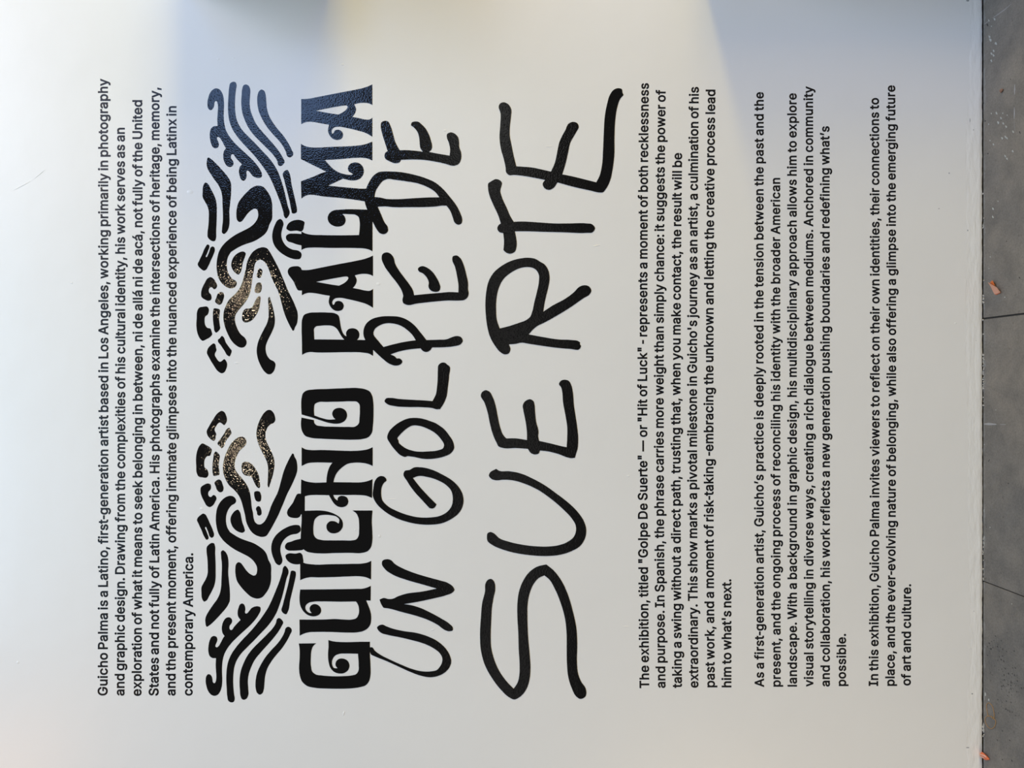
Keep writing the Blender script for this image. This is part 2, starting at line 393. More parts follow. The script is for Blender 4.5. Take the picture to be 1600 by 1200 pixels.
_A = "155,262* 250,257 300,247 600,188 800,150 880,132 940,112 988,90* 988,330* 950,312 890,304 830,308 775,322* 797,375 785,425 752,470* 830,485 900,500 945,503 970,495 988,480* 988,702* 920,662 800,625 700,602 580,585 545,592 517,615 510,645 520,668 533,662 545,635 580,621 620,632 645,675 630,720 580,740 530,728 490,690 470,635 475,590 483,562* 400,548 300,530 230,527 190,537 155,555* / @%s 323,398* 450,372 600,345 660,336 690,338 700,352 690,375 650,412 590,443* 500,430 400,412"
HEADLINE = [
 ('left', [
 "@h7 127,490* 330,488* 295,520 275,570 268,650 270,760 285,820 320,850 400,865 500,873 640,873 750,863 800,848 825,810 828,740 820,610* 680,608 600,612 550,635 520,680 518,740 535,775 580,780* 557,745 565,700 600,670 650,668 695,690 720,745 705,800 660,835 600,842 545,825 500,780 475,700 470,600 475,530 473,450* 520,463 600,472 700,474 850,470 960,470* 960,620 967,760 965,870 945,940 910,980 850,1000 750,1015 600,1020 450,1018 320,1010 220,985 165,935 138,860 130,780 137,650 135,540",
 "@h6 143,533* 500,530 800,525 880,522 930,508 970,490* 968,663* 915,660* 945,730 968,800 975,870 965,940 935,985 890,1015 820,1033 700,1037 500,1030 320,1030 250,1033 190,1048 137,1073* 135,885* 300,885 450,883 550,878 650,884 750,884 800,868 828,820 832,760 820,710 797,673* 600,675 400,672 300,675 240,690 208,720 205,760 225,790 255,808 277,808* 258,780 255,745 275,715 315,703 360,720 388,765 380,810 340,840 290,847 230,830 175,780 145,720 135,650",
 "@h6 143,195* 190,222 280,238 500,236 750,232 870,228 930,217 975,197* 973,415* 910,388 840,378 700,380 500,388 350,390 250,390 200,400 143,423*",
 "@h5 160,512* 270,508 390,508 470,520 550,550 610,590 640,640 640,700 600,755 540,775 490,765 455,725 455,670 490,635 540,632 595,660* 600,610 570,580 500,562 420,558 360,570 315,610 300,670 297,740 305,800 335,835 390,852 500,857 650,857 750,857 800,845 825,810 833,740 833,660 825,590 800,540 755,507* 990,507* 982,620 988,760 988,860 970,940 930,985 870,1003 730,1003 550,1005 400,1010 290,1003 215,985 165,940 150,860 152,750 160,620",
 "@h4 160,815* 200,838 260,848 400,848 600,855 780,858 880,850 940,838 992,815* 992,1035* 930,1010 860,998 770,997 700,1010 630,1055 570,1120 540,1190 @h5 533,175* 700,177 890,172 940,160 990,140* 985,360* 920,335 820,325 700,325 530,325* 545,360 565,380 583,390* 582,365 605,340 640,335 690,355 707,405 690,445 640,468 585,460 540,425 510,380 480,328* 300,325 250,328 200,340 150,362* 155,142* 200,162 270,177 450,178* 455,110 470,40 @h4 490,1040 520,997* 300,995 240,1000 160,1035*",
 "@h4 160,432* 155,330 160,240 175,185 210,155 290,140 450,133 650,125 820,122 900,135 960,165 985,210 1000,300 1002,420 995,560 980,650 945,695 870,720 750,727 550,722 380,715 270,705 200,680 165,625 152,550 158,468* 230,483 303,497* 308,530 330,555 390,568 550,575 700,577 790,572 825,545 838,470 842,380 835,310 810,285 740,278 600,282 450,285 350,290 315,310 305,360 308,443* 400,475 480,492 555,488* 530,460 518,420 540,375 590,355 640,362 680,395 692,445 670,500 620,532 560,540 480,530 380,500 280,467"]),
 ('right', [
 "@h3 165,1083* 163,900 160,750 168,660 190,615 235,595 350,586 470,588 550,597 590,620 607,680 620,760 640,820 665,855 685,865* 682,820 705,785 755,772 805,785 835,830 830,880 808,908* 997,910* 997,1095* 950,1070 880,1057 700,1052 500,1055 330,1055 260,1050 210,1060 / @h3 308,902* 305,830 308,770 325,752 380,742 450,738 530,748 570,775 600,820 630,870 660,905*",
 "@h3a " + _A % 'h3a',
 "@h2 158,688* 200,710 260,724 400,730 600,733 832,730* 840,650 838,560 825,515 790,493 720,485 637,482* 665,515 675,550 660,600 620,625 570,630 510,610 470,560 468,510 495,465 540,440 600,433 990,433* 990,920* 950,900 900,888 800,882 500,880 260,877 220,880 185,890 158,905*",
 "@h1 152,785* 190,808 250,825 330,830 500,822 700,815 820,806 910,790 988,760* 988,980* 930,957 860,948 770,950 600,965 430,975* 470,1020 530,1080 600,1122 680,1145 730,1150 765,1143* 740,1125 710,1105 702,1070 725,1025 775,1005 830,1012 870,1045 888,1095 880,1145 @h2 850,62 800,85 740,88 680,78 645,68* 560,108 470,150* 560,160 750,178 915,186 950,182 990,170* 990,355* 950,345 900,335 800,318 600,293 400,275 290,258 230,260 185,280 158,302* 152,100* 300,45 400,2 @h1 450,1113* 152,965*",
 "@h1 " + _A % 'h1'])]

SCRIPT = [
 ('un', [
 "@g5 175,660 190,645 225,635 260,650 320,672 420,695 540,712 650,745 740,790 810,850 855,920 870,980 850,1040 800,1090 740,1118 670,1128 580,1112 480,1075 370,1025 260,975 150,930 120,915 106,880* 106,848* 130,848 150,875 210,920 300,965 400,1010 500,1050 600,1073 680,1073 735,1060 760,1035 780,1000 787,950 765,905 710,860 620,815 500,780 380,752 270,730 210,710 185,685",
 "@g5 220,65 225,38 265,22 300,28 340,65 420,110 520,150 650,190 760,220 840,245 890,285 900,310 880,335 820,360 700,390 560,420 425,443* 480,450 570,475 680,525 780,580 850,625 885,665 885,685 845,697 820,690 740,635 650,590 550,555 400,515 290,485 235,477* 215,445 198,400* 240,385 280,395 320,393 370,370 450,345 600,325 735,297* 600,258 450,215 320,165 250,115"]),
 ('golpe', [
 "@g4 423,240 435,215 480,205 520,183 580,180 680,200 790,250 880,305 940,365 975,430 985,490 975,550 940,610 870,665 780,705 680,718 580,715 450,690 330,645 230,580 170,520 135,445 140,380 155,310 180,275 215,262 250,275 263,305 245,320 222,355 213,420 225,490 270,540 360,590 470,630 570,650 680,650 760,637 830,600 875,540 885,470 870,400 820,345 740,300 650,272 560,263 510,280* 560,345 640,435 732,528* 720,550 695,567 665,562* 590,480 510,390 460,315",
 "@g3 530,617 600,625 680,650 725,667* 800,720 850,780 890,850 897,900 870,945 800,980 720,998 600,1000 530,985 460,975* 440,983 400,970 350,925 300,860 270,800 285,750 340,690 400,650 470,622 / @g3 505,690 560,690 640,715 720,760 780,825 803,870 795,900 750,920 650,932 530,930 440,900 400,872 378,850 375,828* 365,810 385,780 430,735 470,705",
 "@g3 745,170 750,125 770,105 810,100 835,120 850,130 850,220 838,330 825,420 800,480 765,535* 735,537 690,525 600,517 450,515 340,507 270,487 245,460 260,435 300,430 380,440 500,448 600,453 695,460* 725,400 738,320 743,250",
 "@g2 300,684 380,690 450,715 520,765 580,835 638,908* 750,905 830,900 880,880 920,870 960,880 978,915 960,945 900,965 800,975 690,977* 670,1005 635,1020 605,1010 582,985* 480,995 380,1015 300,1042* 345,1065 360,1080 385,1080 412,1110 395,1135 345,1147 290,1130 230,1085 170,1030 120,980 80,930 50,870 48,820 70,760 120,715 200,690 / @g2 140,840 150,810 190,775 250,752 320,752 400,775 460,815 510,865 538,910* 450,922 340,945 235,973* 190,920",
 "@g2 218,140 225,105 255,87 290,92 320,120 335,150 340,180 370,240 420,310 480,390 510,440 522,488* 620,478 750,467 870,458 937,462* 938,400 925,310 905,220 880,155 885,125 920,115 955,140 985,200 1010,290 1028,380 1028,440 1033,460 1020,510 990,532 950,537 840,537 700,548 550,565 450,577 420,560 413,530 420,495 410,455 370,385 300,295 240,205 / @g2 558,240 575,222 600,215 640,228 690,265 730,320 760,380 768,415 755,448 710,455 675,440 657,410 660,370 640,320 600,280 568,265"]),
 ('de', [
 "@g1 280,588 400,595 520,618 640,655 720,692 780,740 860,830 920,910 955,980 973,1040 965,1075 935,1087 905,1070 885,1020 860,955 825,908* 780,908 730,915 650,920 450,922 330,922 250,915 180,918* 210,985 245,1065 275,1110 275,1150 240,1175 200,1165 175,1135 135,1060 110,1010 85,950 60,870 62,800 75,745 100,690 140,630 190,595 240,588 / @g1 150,828* 160,775 195,715 230,675 275,658 340,665 450,680 560,700 650,735 720,780 760,830* 650,832 500,840 350,848 260,845 200,832",
 "@g1 210,160 215,130 240,115 275,118 300,160 325,240 345,310 375,370 388,390* 430,388 520,393 605,403* 582,370 575,330 570,270 550,210 520,175 492,155* 500,130 530,120 560,122 590,145 625,180 655,230 680,300 690,340 685,380 660,405* 750,422 855,440* 860,380 845,310 830,270 830,240 865,222 900,232 935,270 943,310 945,360 962,410 962,470 940,515 905,532 860,530 830,520 720,495 600,478 480,475 400,478* 385,500 345,510 310,500 285,488 255,470 245,440 255,410 275,398* 250,320 225,240"]),
 ('suerte', [
 "@s6 92,240 105,222 130,213 150,228 158,245 162,290 150,350 138,420 132,520 128,640 132,730 155,820 190,900 250,985 300,1037* 330,990 343,930 345,860 338,740 335,620 328,500 328,400 340,310 370,230 420,160 480,120 545,105* 600,150 660,230 710,340 745,460 770,580 777,700 775,850 785,930 810,990 838,1030 845,1060 838,1095 798,1113 770,1095 735,1030 710,950 700,850 698,740 697,620 685,510 655,400 610,290 565,215 530,187* 490,205 450,250 420,320 405,400 403,500 408,640 420,780 426,880 420,960 395,1040 350,1095 305,1117 265,1100 210,1050 140,960 85,860 55,750 48,640 55,500 65,390 85,310",
 "@s5 143,195 150,175 210,135* 240,153 330,157 440,178 550,225 660,285 780,370 890,455 980,545 1035,630 1055,700 1045,780 1000,855 920,905 800,942 680,952 540,945 400,925 270,890 170,845 130,810 125,770 130,740 160,727 190,740 240,785 330,818 450,845 570,860 700,863 800,850 880,820 940,770 960,710 955,660 920,600 840,515 730,420 600,330 480,275 370,243 270,237 210,242 165,228",
 "@s4 67,285 80,255 110,238 145,250 180,305 205,380 225,480 250,590 275,655 305,690* 400,690 500,705* 500,640 487,530 465,420 460,385 475,350 500,330 530,323 560,340 570,370 575,430 585,530 608,640 605,660 613,713* 700,732 800,757 872,773* 877,690 877,580 860,470 838,350 830,250 820,210 800,180 815,152 850,140 890,150 915,190 930,260 940,380 955,480 970,580 980,690 975,780 955,850 950,870* 920,875 880,868 800,838 700,812 620,803* 612,828 570,840 535,825 508,787* 400,780 270,778 235,765 215,730 180,650 155,560 130,440 100,350",
 "@s3 520,77 580,88 620,112 665,140 700,195 712,260 700,350 680,430 665,500 652,583* 740,525 860,460 940,400 990,350 1030,335 1080,345 1103,385 1090,415 1030,455 900,545 760,630 660,685 590,720 550,755 515,795* 650,820 800,843 920,848 980,858 998,870* 995,885* 1007,905* 995,930 900,930 780,920 650,903 520,883 440,873 400,882 330,888* 345,935 325,975 290,982 250,960 200,900 155,820 130,730 115,620 110,520 118,400 140,300 185,220 260,155 350,107 440,83 / @s3 245,740* 220,670 210,560 215,450 235,360 280,275 350,215 430,175 500,163 550,170 590,195 612,240 612,300 595,390 570,490 550,580 530,630 490,662 430,685 340,715",
 "@s2 138,160 165,140 210,120 245,130 265,155 258,190 250,225 265,290 310,390 345,470 375,520* 450,517 600,525 750,535 900,535 1060,535 1110,543 1138,580 1115,617 1060,623 850,618 650,613 500,608 385,608* 400,680 402,750 385,800 340,818 305,808 280,785* 285,700 278,625* 240,615 222,585 235,550 255,535* 235,470 180,350 145,260 135,200",
 "@s1 236,275 250,250 285,240 320,255 352,305 350,370 340,460 338,550 355,640 375,740 400,840* 480,845 560,853 640,870 725,890* 760,810 785,700 805,610 830,555 860,500 890,440 935,423 970,435 985,465 960,520 905,620 885,710 865,800 830,915* 920,933 1050,965 1150,990* 1180,930 1203,830 1213,690 1220,520 1230,370 1250,260 1280,165 1310,125 1350,108 1390,118 1395,150 1405,170* 1375,205 1345,290 1328,400 1320,560 1318,740 1300,880 1280,970 1240,1050 1210,1083 1180,1085 1100,1068 950,1035 785,990* 750,1040 705,1060 665,1045 648,1000 672,967* 560,945 460,928 380,920 330,920 305,895 300,850 285,780 255,670 243,570 250,450 252,340"]),
]

# text lines: (string, start y, end y, baseline x at start, baseline x at end, sag); cap height per block
BLOCKS = [
 (15.6, 'top', [
 ('Guicho Palma is a Latino, first-generation artist based in Los Angeles, working primarily in photography', 1086.8, 123.1, 168.2, 168.6, 0.9),
 ('and graphic design. Drawing from the complexities of his cultural identity, his work serves as an', 1087.0, 199.6, 194.6, 195.1, 0.9),
 ('exploration of what it means to seek belonging in between, ni de allá ni de acá, not fully of the United', 1087.4, 156.4, 221.0, 222.3, 1.2),
 ('States and not fully of Latin America. His photographs examine the intersections of heritage, memory,', 1087.0, 136.8, 247.9, 249.1, 1.1),
 ('and the present moment, offering intimate glimpses into the nuanced experience of being Latinx in', 1087.0, 165.8, 274.4, 275.7, 0.6),
 ('contemporary America.', 1087.0, 864.3, 301.0, 302.0, 0.0)]),
 (15.3, 'second', [
 ('The exhibition, titled "Golpe De Suerte" — or "Hit of Luck" - represents a moment of both recklessness', 1075.3, 129.9, 1014.5, 1013.9, -2.9),
 ('and purpose. In Spanish, the phrase carries more weight than simply chance: it suggests the power of', 1075.0, 140.4, 1039.9, 1040.2, -3.0),
 ('taking a swing without a direct path, trusting that, when you make contact, the result will be', 1075.0, 239.0, 1065.6, 1065.8, -2.5),
 ("extraordinary. This show marks a pivotal milestone in Guicho's journey as an artist, a culmination of his", 1074.7, 135.8, 1091.3, 1092.0, -2.6),
 ('past work, and a moment of risk-taking -embracing the unknown and letting the creative process lead', 1074.0, 140.0, 1117.0, 1117.8, -2.7),
 ("him to what's next.", 1074.0, 905.0, 1142.8, 1142.7, 0.0)]),
 (14.9, 'third', [
 ('As a first-generation artist, Guicho’s practice is deeply rooted in the tension between the past and the', 1073.4, 143.9, 1193.9, 1193.3, -0.6),
 ('present, and the ongoing process of reconciling his identity with the broader American', 1073.0, 278.0, 1219.8, 1219.0, -0.2),
 ('landscape. With a background in graphic design, his multidisciplinary approach allows him to explore', 1072.8, 145.7, 1245.3, 1244.7, 0.0),
 ('visual storytelling in diverse ways, creating a rich dialogue between mediums. Anchored in community', 1072.8, 134.9, 1270.9, 1270.3, 0.3),
 ('and collaboration, his work reflects a new generation pushing boundaries and redefining what’s', 1072.8, 197.2, 1296.6, 1296.0, 0.3),
 ('possible.', 1072.0, 990.3, 1321.9, 1321.9, 0.0)]),
 (14.9, 'bottom', [
 ('In this exhibition, Guicho Palma invites viewers to reflect on their own identities, their connections to', 1071.8, 153.0, 1372.1, 1373.3, 1.6),
 ('place, and the ever-evolving nature of belonging, while also offering a glimpse into the emerging future', 1071.8, 133.4, 1397.8, 1398.7, 1.8),
 ('of art and culture.', 1071.2, 912.7, 1423.0, 1423.7, 0.0)])]

# ------------------------------------------------------------------ letter outlines of the small sans-serif text (advance, loops)
GCAP, GOFF = 509, 21
GLYPH = {
 '"': (321, [[[78,318],[70,509],[136,509],[128,318]],[[193,318],[185,509],[250,509],[243,318]]]),
 "'": (206, [[[78,318],[70,509],[136,509],[128,318]]]),
 ',': (188, [[[38,-119],[68,71],[137,71],[84,-119]]]),
 '-': (230, [[[204,244],[204,188],[26,188],[26,244]]]),
 '.': (188, [[[95,-4],[78,-1],[63,9],[53,24],[50,41],[53,59],[63,73],[78,83],[95,87],[113,83],[128,73],[138,59],[141,41],[138,24],[128,9],[113,-1]]]),
 ':': (188, [[[95,-4],[78,-1],[63,9],[53,24],[50,41],[53,59],[63,73],[78,83],[95,87],[113,83],[128,73],[138,59],[141,41],[138,24],[128,9],[113,-1]],[[95,271],[78,274],[63,284],[53,299],[50,316],[53,334],[63,349],[78,359],[95,362],[113,359],[128,349],[138,334],[141,316],[138,299],[128,284],[113,274]]]),
 'A': (480, [[[16,0],[201,509],[276,509],[463,0],[395,0],[287,302],[264,372],[232,478],[245,478],[213,371],[191,302],[85,0]],[[110,142],[110,199],[370,199],[370,142]]]),
 'D': (502, [[[219,0],[96,0],[96,57],[215,57],[254,60],[288,68],[318,81],[343,99],[363,122],[379,149],[390,181],[397,216],[399,255],[397,294],[390,329],[379,361],[364,388],[344,410],[320,428],[291,441],[258,449],[221,452],[93,452],[93,509],[225,509],[273,505],[315,495],[353,478],[385,455],[412,426],[433,391],[449,351],[458,306],[462,255],[458,205],[449,159],[433,119],[411,83],[384,54],[351,31],[312,14],[268,3]],[[125,509],[125,0],[60,0],[60,509]]]),
 'G': (520, [[[269,-7],[225,-3],[185,7],[149,25],[118,49],[91,79],[69,116],[53,157],[43,203],[40,254],[43,305],[53,352],[69,393],[91,429],[117,459],[149,484],[184,501],[223,512],[265,516],[304,513],[340,504],[374,489],[403,469],[429,445],[449,416],[465,384],[474,349],[408,349],[399,372],[387,393],[373,411],[356,427],[337,439],[315,448],[291,454],[265,456],[236,453],[209,445],[183,432],[160,414],[141,392],[125,364],[113,332],[106,295],[103,254],[106,213],[113,177],[125,145],[141,117],[161,95],[184,76],[210,63],[238,56],[269,53],[309,57],[345,71],[374,93],[396,123],[407,147],[413,173],[415,202],[434,199],[283,199],[283,256],[478,256],[478,200],[475,160],[466,124],[451,91],[431,62],[406,38],[377,19],[344,5],[308,-4]]]),
 'H': (517, [[[60,0],[60,509],[125,509],[125,289],[392,289],[392,509],[457,509],[457,0],[392,0],[392,232],[125,232],[125,0]]]),
 'I': (300, [[[31,0],[31,57],[118,57],[118,452],[31,452],[31,509],[269,509],[269,452],[183,452],[183,57],[269,57],[269,0]]]),
 'L': (393, [[[60,0],[60,509],[125,509],[125,57],[361,57],[361,0]]]),
 'P': (445, [[[60,0],[60,509],[235,509],[272,506],[305,499],[332,487],[356,471],[375,452],[390,430],[400,404],[407,377],[409,348],[407,318],[400,291],[390,265],[375,243],[356,223],[332,207],[305,195],[272,188],[235,186],[109,186],[109,242],[233,242],[269,246],[297,256],[318,272],[333,294],[342,319],[344,348],[342,376],[333,402],[318,423],[297,439],[268,449],[232,452],[125,452],[125,0]]]),
 'S': (447, [[[224,-9],[188,-7],[156,-1],[128,9],[102,23],[81,40],[64,60],[51,83],[42,109],[38,137],[104,137],[110,110],[123,88],[142,71],[166,59],[194,52],[224,49],[257,52],[286,60],[311,74],[329,92],[341,114],[346,139],[342,161],[332,179],[316,193],[296,205],[245,222],[184,239],[145,253],[112,269],[86,289],[67,313],[56,341],[52,372],[58,413],[75,448],[92,468],[113,484],[138,498],[165,508],[195,514],[227,516],[259,514],[289,508],[316,498],[351,476],[377,449],[394,415],[401,378],[337,378],[326,412],[302,437],[280,449],[254,456],[225,459],[194,456],[167,448],[145,435],[129,418],[118,398],[115,376],[119,352],[131,334],[148,319],[169,308],[212,293],[264,279],[312,264],[336,252],[359,238],[379,220],[395,198],[405,171],[408,139],[403,99],[386,64],[370,43],[349,25],[323,11],[294,0],[261,-7]]]),
 'T': (449, [[[32,452],[32,509],[417,509],[417,452],[257,452],[257,0],[193,0],[193,452]]]),
 'U': (517, [[[259,-8],[220,-6],[186,2],[154,15],[126,33],[103,55],[85,80],[71,108],[63,140],[60,173],[60,509],[124,509],[124,178],[128,144],[141,113],[160,87],[187,68],[220,56],[259,52],[298,56],[331,68],[357,87],[377,113],[389,144],[393,178],[393,509],[457,509],[457,173],[454,140],[446,108],[433,80],[414,55],[391,33],[363,15],[332,2],[297,-6]]]),
 'W': (686, [[[155,0],[16,509],[82,509],[163,196],[175,145],[187,94],[197,40],[189,40],[200,94],[211,145],[224,196],[306,509],[380,509],[462,196],[474,145],[486,94],[497,40],[488,40],[499,94],[510,145],[523,196],[603,509],[670,509],[530,0],[455,0],[368,323],[351,391],[336,475],[350,475],[335,395],[318,323],[230,0]]]),
 'a': (389, [[[160,-9],[126,-5],[94,5],[68,22],[48,45],[35,73],[30,108],[34,138],[43,161],[58,179],[78,193],[100,203],[125,211],[178,220],[234,227],[252,230],[265,235],[273,243],[276,255],[276,257],[273,279],[267,297],[256,311],[240,322],[220,329],[196,331],[171,329],[149,322],[132,313],[118,301],[107,288],[100,274],[41,291],[57,322],[79,346],[104,364],[133,375],[163,382],[194,384],[239,379],[263,372],[286,360],[306,343],[322,320],[333,290],[337,251],[337,0],[277,0],[277,52],[272,52],[252,25],[236,12],[215,1],[190,-6]],[[170,45],[202,49],[228,59],[248,74],[263,93],[272,115],[276,138],[276,190],[259,182],[231,176],[200,171],[175,168],[134,159],[117,150],[103,139],[95,124],[92,105],[94,87],[102,72],[114,61],[130,52],[149,47]]]),
 'b': (424, [[[229,-8],[198,-5],[172,4],[153,17],[138,31],[118,59],[112,59],[112,0],[53,0],[53,509],[114,509],[114,319],[118,319],[137,346],[152,360],[171,373],[197,381],[229,384],[259,382],[287,374],[313,361],[335,342],[354,320],[370,293],[381,261],[388,227],[390,189],[388,151],[381,116],[370,84],[355,57],[336,34],[313,16],[288,3],[260,-6]],[[220,47],[253,51],[279,66],[301,88],[316,117],[325,151],[328,189],[325,227],[316,261],[301,290],[280,311],[253,325],[220,330],[188,325],[161,312],[140,291],[125,263],[116,229],[113,189],[116,150],[125,115],[140,86],[162,65],[188,51]]]),
 'c': (396, [[[207,-8],[174,-5],[144,3],[117,16],[93,35],[72,58],[56,85],[44,116],[37,150],[34,187],[37,225],[44,260],[56,291],[72,318],[93,341],[117,360],[144,374],[174,382],[207,384],[234,383],[260,377],[284,368],[305,356],[324,341],[340,322],[353,301],[362,277],[303,262],[290,289],[270,311],[242,325],[207,330],[173,325],[145,310],[124,287],[108,258],[99,224],[96,187],[99,151],[108,117],[124,89],[145,66],[173,51],[207,46],[243,52],[271,66],[292,89],[304,117],[363,102],[354,78],[341,56],[325,37],[306,21],[285,9],[261,-1],[235,-6]]]),
 'd': (424, [[[195,-8],[165,-6],[137,3],[111,16],[89,34],[70,57],[55,84],[43,116],[36,151],[34,189],[36,227],[43,261],[55,293],[70,320],[89,342],[112,361],[137,374],[165,382],[196,384],[228,381],[253,373],[272,360],[287,346],[306,319],[311,319],[311,509],[372,509],[372,0],[313,0],[313,59],[307,59],[287,31],[272,17],[252,4],[227,-5]],[[205,47],[236,51],[263,65],[284,86],[299,115],[309,150],[312,189],[309,229],[300,263],[284,291],[263,312],[237,325],[205,330],[172,325],[145,311],[124,290],[108,261],[99,227],[96,189],[99,151],[109,117],[124,88],[145,66],[172,51]]]),
 'e': (404, [[[212,-8],[177,-5],[145,3],[117,16],[92,35],[72,58],[56,85],[44,116],[37,150],[34,187],[36,224],[44,258],[55,290],[71,317],[91,340],[115,359],[142,373],[172,382],[205,384],[236,382],[266,374],[294,361],[319,341],[341,315],[357,282],[365,256],[370,227],[371,194],[371,169],[75,169],[75,221],[338,221],[310,202],[307,237],[298,269],[283,294],[263,314],[237,326],[205,330],[173,326],[146,313],[125,294],[109,270],[99,241],[96,211],[96,178],[100,139],[110,106],[128,80],[151,61],[179,50],[212,46],[234,48],[254,53],[271,61],[285,73],[297,88],[306,105],[365,91],[353,63],[335,39],[311,19],[283,4],[249,-5]]]),
 'f': (254, [[[228,379],[228,327],[6,327],[6,379]],[[81,0],[81,432],[84,461],[96,486],[113,505],[135,519],[161,527],[187,530],[222,527],[243,521],[227,468],[215,472],[195,474],[171,470],[154,460],[145,443],[142,419],[142,0]]]),
 'g': (425, [[[207,-151],[168,-148],[134,-140],[105,-127],[82,-110],[64,-91],[51,-69],[101,-41],[122,-66],[136,-78],[154,-88],[178,-95],[207,-97],[249,-92],[282,-75],[304,-47],[311,-6],[311,68],[306,68],[287,41],[272,28],[252,16],[227,8],[195,5],[165,7],[138,14],[113,27],[90,43],[71,65],[55,90],[43,120],[36,154],[34,191],[36,229],[43,263],[55,293],[71,320],[90,342],[112,361],[138,374],[166,382],[196,384],[228,382],[253,373],[273,360],[288,346],[308,319],[313,319],[313,379],[372,379],[372,-9],[370,-40],[363,-67],[350,-90],[324,-117],[291,-136],[265,-144],[237,-149]],[[205,59],[237,63],[264,75],[285,95],[300,121],[309,154],[312,193],[309,231],[300,264],[285,291],[264,312],[237,325],[205,330],[172,325],[145,312],[124,290],[109,262],[99,229],[96,193],[99,155],[109,123],[124,96],[145,76],[172,63]]]),
 'h': (410, [[[114,227],[114,0],[53,0],[53,509],[114,509],[114,287],[102,287],[116,319],[132,344],[152,362],[187,379],[227,384],[264,380],[295,369],[321,349],[341,321],[350,298],[355,271],[357,240],[357,0],[296,0],[296,235],[290,275],[273,304],[246,323],[210,329],[184,326],[161,317],[141,303],[126,283],[117,257]]]),
 'i': (167, [[[53,0],[53,379],[114,379],[114,0]],[[84,443],[67,446],[54,455],[44,468],[41,483],[44,499],[54,512],[67,521],[84,524],[100,521],[114,512],[123,499],[126,483],[123,468],[114,455],[100,446]]]),
 'j': (167, [[[53,379],[114,379],[114,-30],[111,-63],[102,-90],[86,-113],[65,-129],[37,-139],[4,-143],[-10,-143],[-10,-87],[2,-87],[25,-83],[40,-72],[50,-54],[53,-29]],[[83,443],[67,446],[53,455],[44,468],[41,483],[44,499],[53,512],[67,521],[83,524],[100,521],[114,512],[123,499],[126,483],[123,468],[114,455],[100,446]]]),
 'k': (381, [[[110,137],[110,212],[121,212],[284,379],[360,379],[184,199],[177,199]],[[53,0],[53,509],[114,509],[114,0]],[[294,0],[148,186],[191,229],[372,0]]]),
 'l': (167, [[[53,0],[53,509],[114,509],[114,0]]]),
 'm': (610, [[[53,0],[53,379],[112,379],[112,295],[108,295],[118,323],[132,346],[151,363],[172,376],[195,384],[219,386],[257,380],[287,361],[309,331],[321,295],[312,295],[322,321],[337,343],[357,361],[381,375],[407,383],[437,386],[468,383],[497,372],[522,354],[541,328],[553,296],[557,255],[557,0],[496,0],[496,254],[490,289],[473,313],[447,326],[419,330],[395,328],[374,320],[358,307],[345,290],[338,270],[335,247],[335,0],[274,0],[274,260],[269,288],[253,311],[229,326],[199,330],[178,328],[158,320],[140,307],[126,289],[117,266],[114,238],[114,0]]]),
 'n': (410, [[[114,227],[114,0],[53,0],[53,379],[112,379],[112,287],[102,287],[116,319],[132,344],[152,362],[187,379],[227,384],[264,380],[295,369],[321,349],[341,321],[350,298],[355,271],[357,240],[357,0],[296,0],[296,235],[290,275],[273,304],[246,323],[210,329],[184,326],[161,317],[141,303],[126,283],[117,257]]]),
 'o': (415, [[[207,-8],[174,-5],[144,3],[117,16],[93,35],[72,58],[56,85],[44,116],[37,150],[34,187],[37,225],[44,260],[56,291],[72,318],[93,341],[117,360],[144,374],[174,382],[207,384],[241,382],[271,374],[299,360],[323,341],[343,318],[359,291],[371,260],[379,225],[381,187],[379,150],[371,116],[359,85],[343,58],[323,35],[299,16],[271,3],[241,-5]],[[207,46],[242,51],[270,66],[292,89],[307,117],[316,151],[319,187],[316,224],[307,258],[292,287],[270,310],[242,325],[207,330],[173,325],[145,310],[124,287],[108,258],[99,224],[96,187],[99,151],[108,117],[124,89],[145,66],[173,51]]]),
 'p': (424, [[[53,-143],[53,379],[112,379],[112,319],[118,319],[137,346],[152,360],[171,373],[197,381],[229,384],[259,382],[287,374],[313,361],[335,342],[354,320],[370,293],[381,261],[388,227],[390,189],[388,151],[381,116],[370,84],[355,57],[336,34],[313,16],[288,3],[260,-6],[229,-8],[198,-5],[173,4],[153,17],[138,31],[118,59],[114,59],[114,-143]],[[220,47],[253,51],[279,66],[301,88],[316,117],[325,151],[328,189],[325,227],[316,261],[301,290],[280,311],[253,325],[220,330],[188,325],[161,312],[140,291],[125,263],[116,229],[113,189],[116,150],[125,115],[140,86],[162,65],[188,51]]]),
 'r': (259, [[[53,0],[53,379],[112,379],[112,321],[115,321],[130,347],[152,367],[181,380],[213,385],[229,384],[243,384],[243,322],[230,324],[207,326],[182,323],[159,315],[140,301],[126,284],[117,262],[114,237],[114,0]]]),
 's': (365, [[[182,-8],[145,-5],[112,3],[84,18],[62,38],[45,63],[36,94],[94,107],[105,79],[124,60],[150,49],[181,45],[217,50],[244,62],[262,81],[268,103],[265,121],[254,136],[237,147],[212,155],[149,170],[118,180],[92,192],[72,208],[53,237],[47,274],[51,305],[65,332],[87,354],[115,370],[149,381],[187,384],[223,381],[254,372],[279,358],[299,339],[314,316],[324,290],[268,277],[258,298],[243,316],[219,328],[187,333],[156,329],[131,317],[114,299],[109,277],[112,258],[124,243],[144,232],[172,223],[229,209],[261,200],[287,187],[306,171],[325,142],[331,107],[326,75],[312,47],[290,24],[260,6],[223,-5]]]),
 't': (227, [[[204,379],[204,327],[6,327],[6,379]],[[65,471],[126,471],[126,98],[128,76],[136,61],[150,53],[170,50],[185,51],[202,54],[213,2],[192,-3],[168,-4],[138,-1],[113,7],[92,21],[72,52],[65,93]]]),
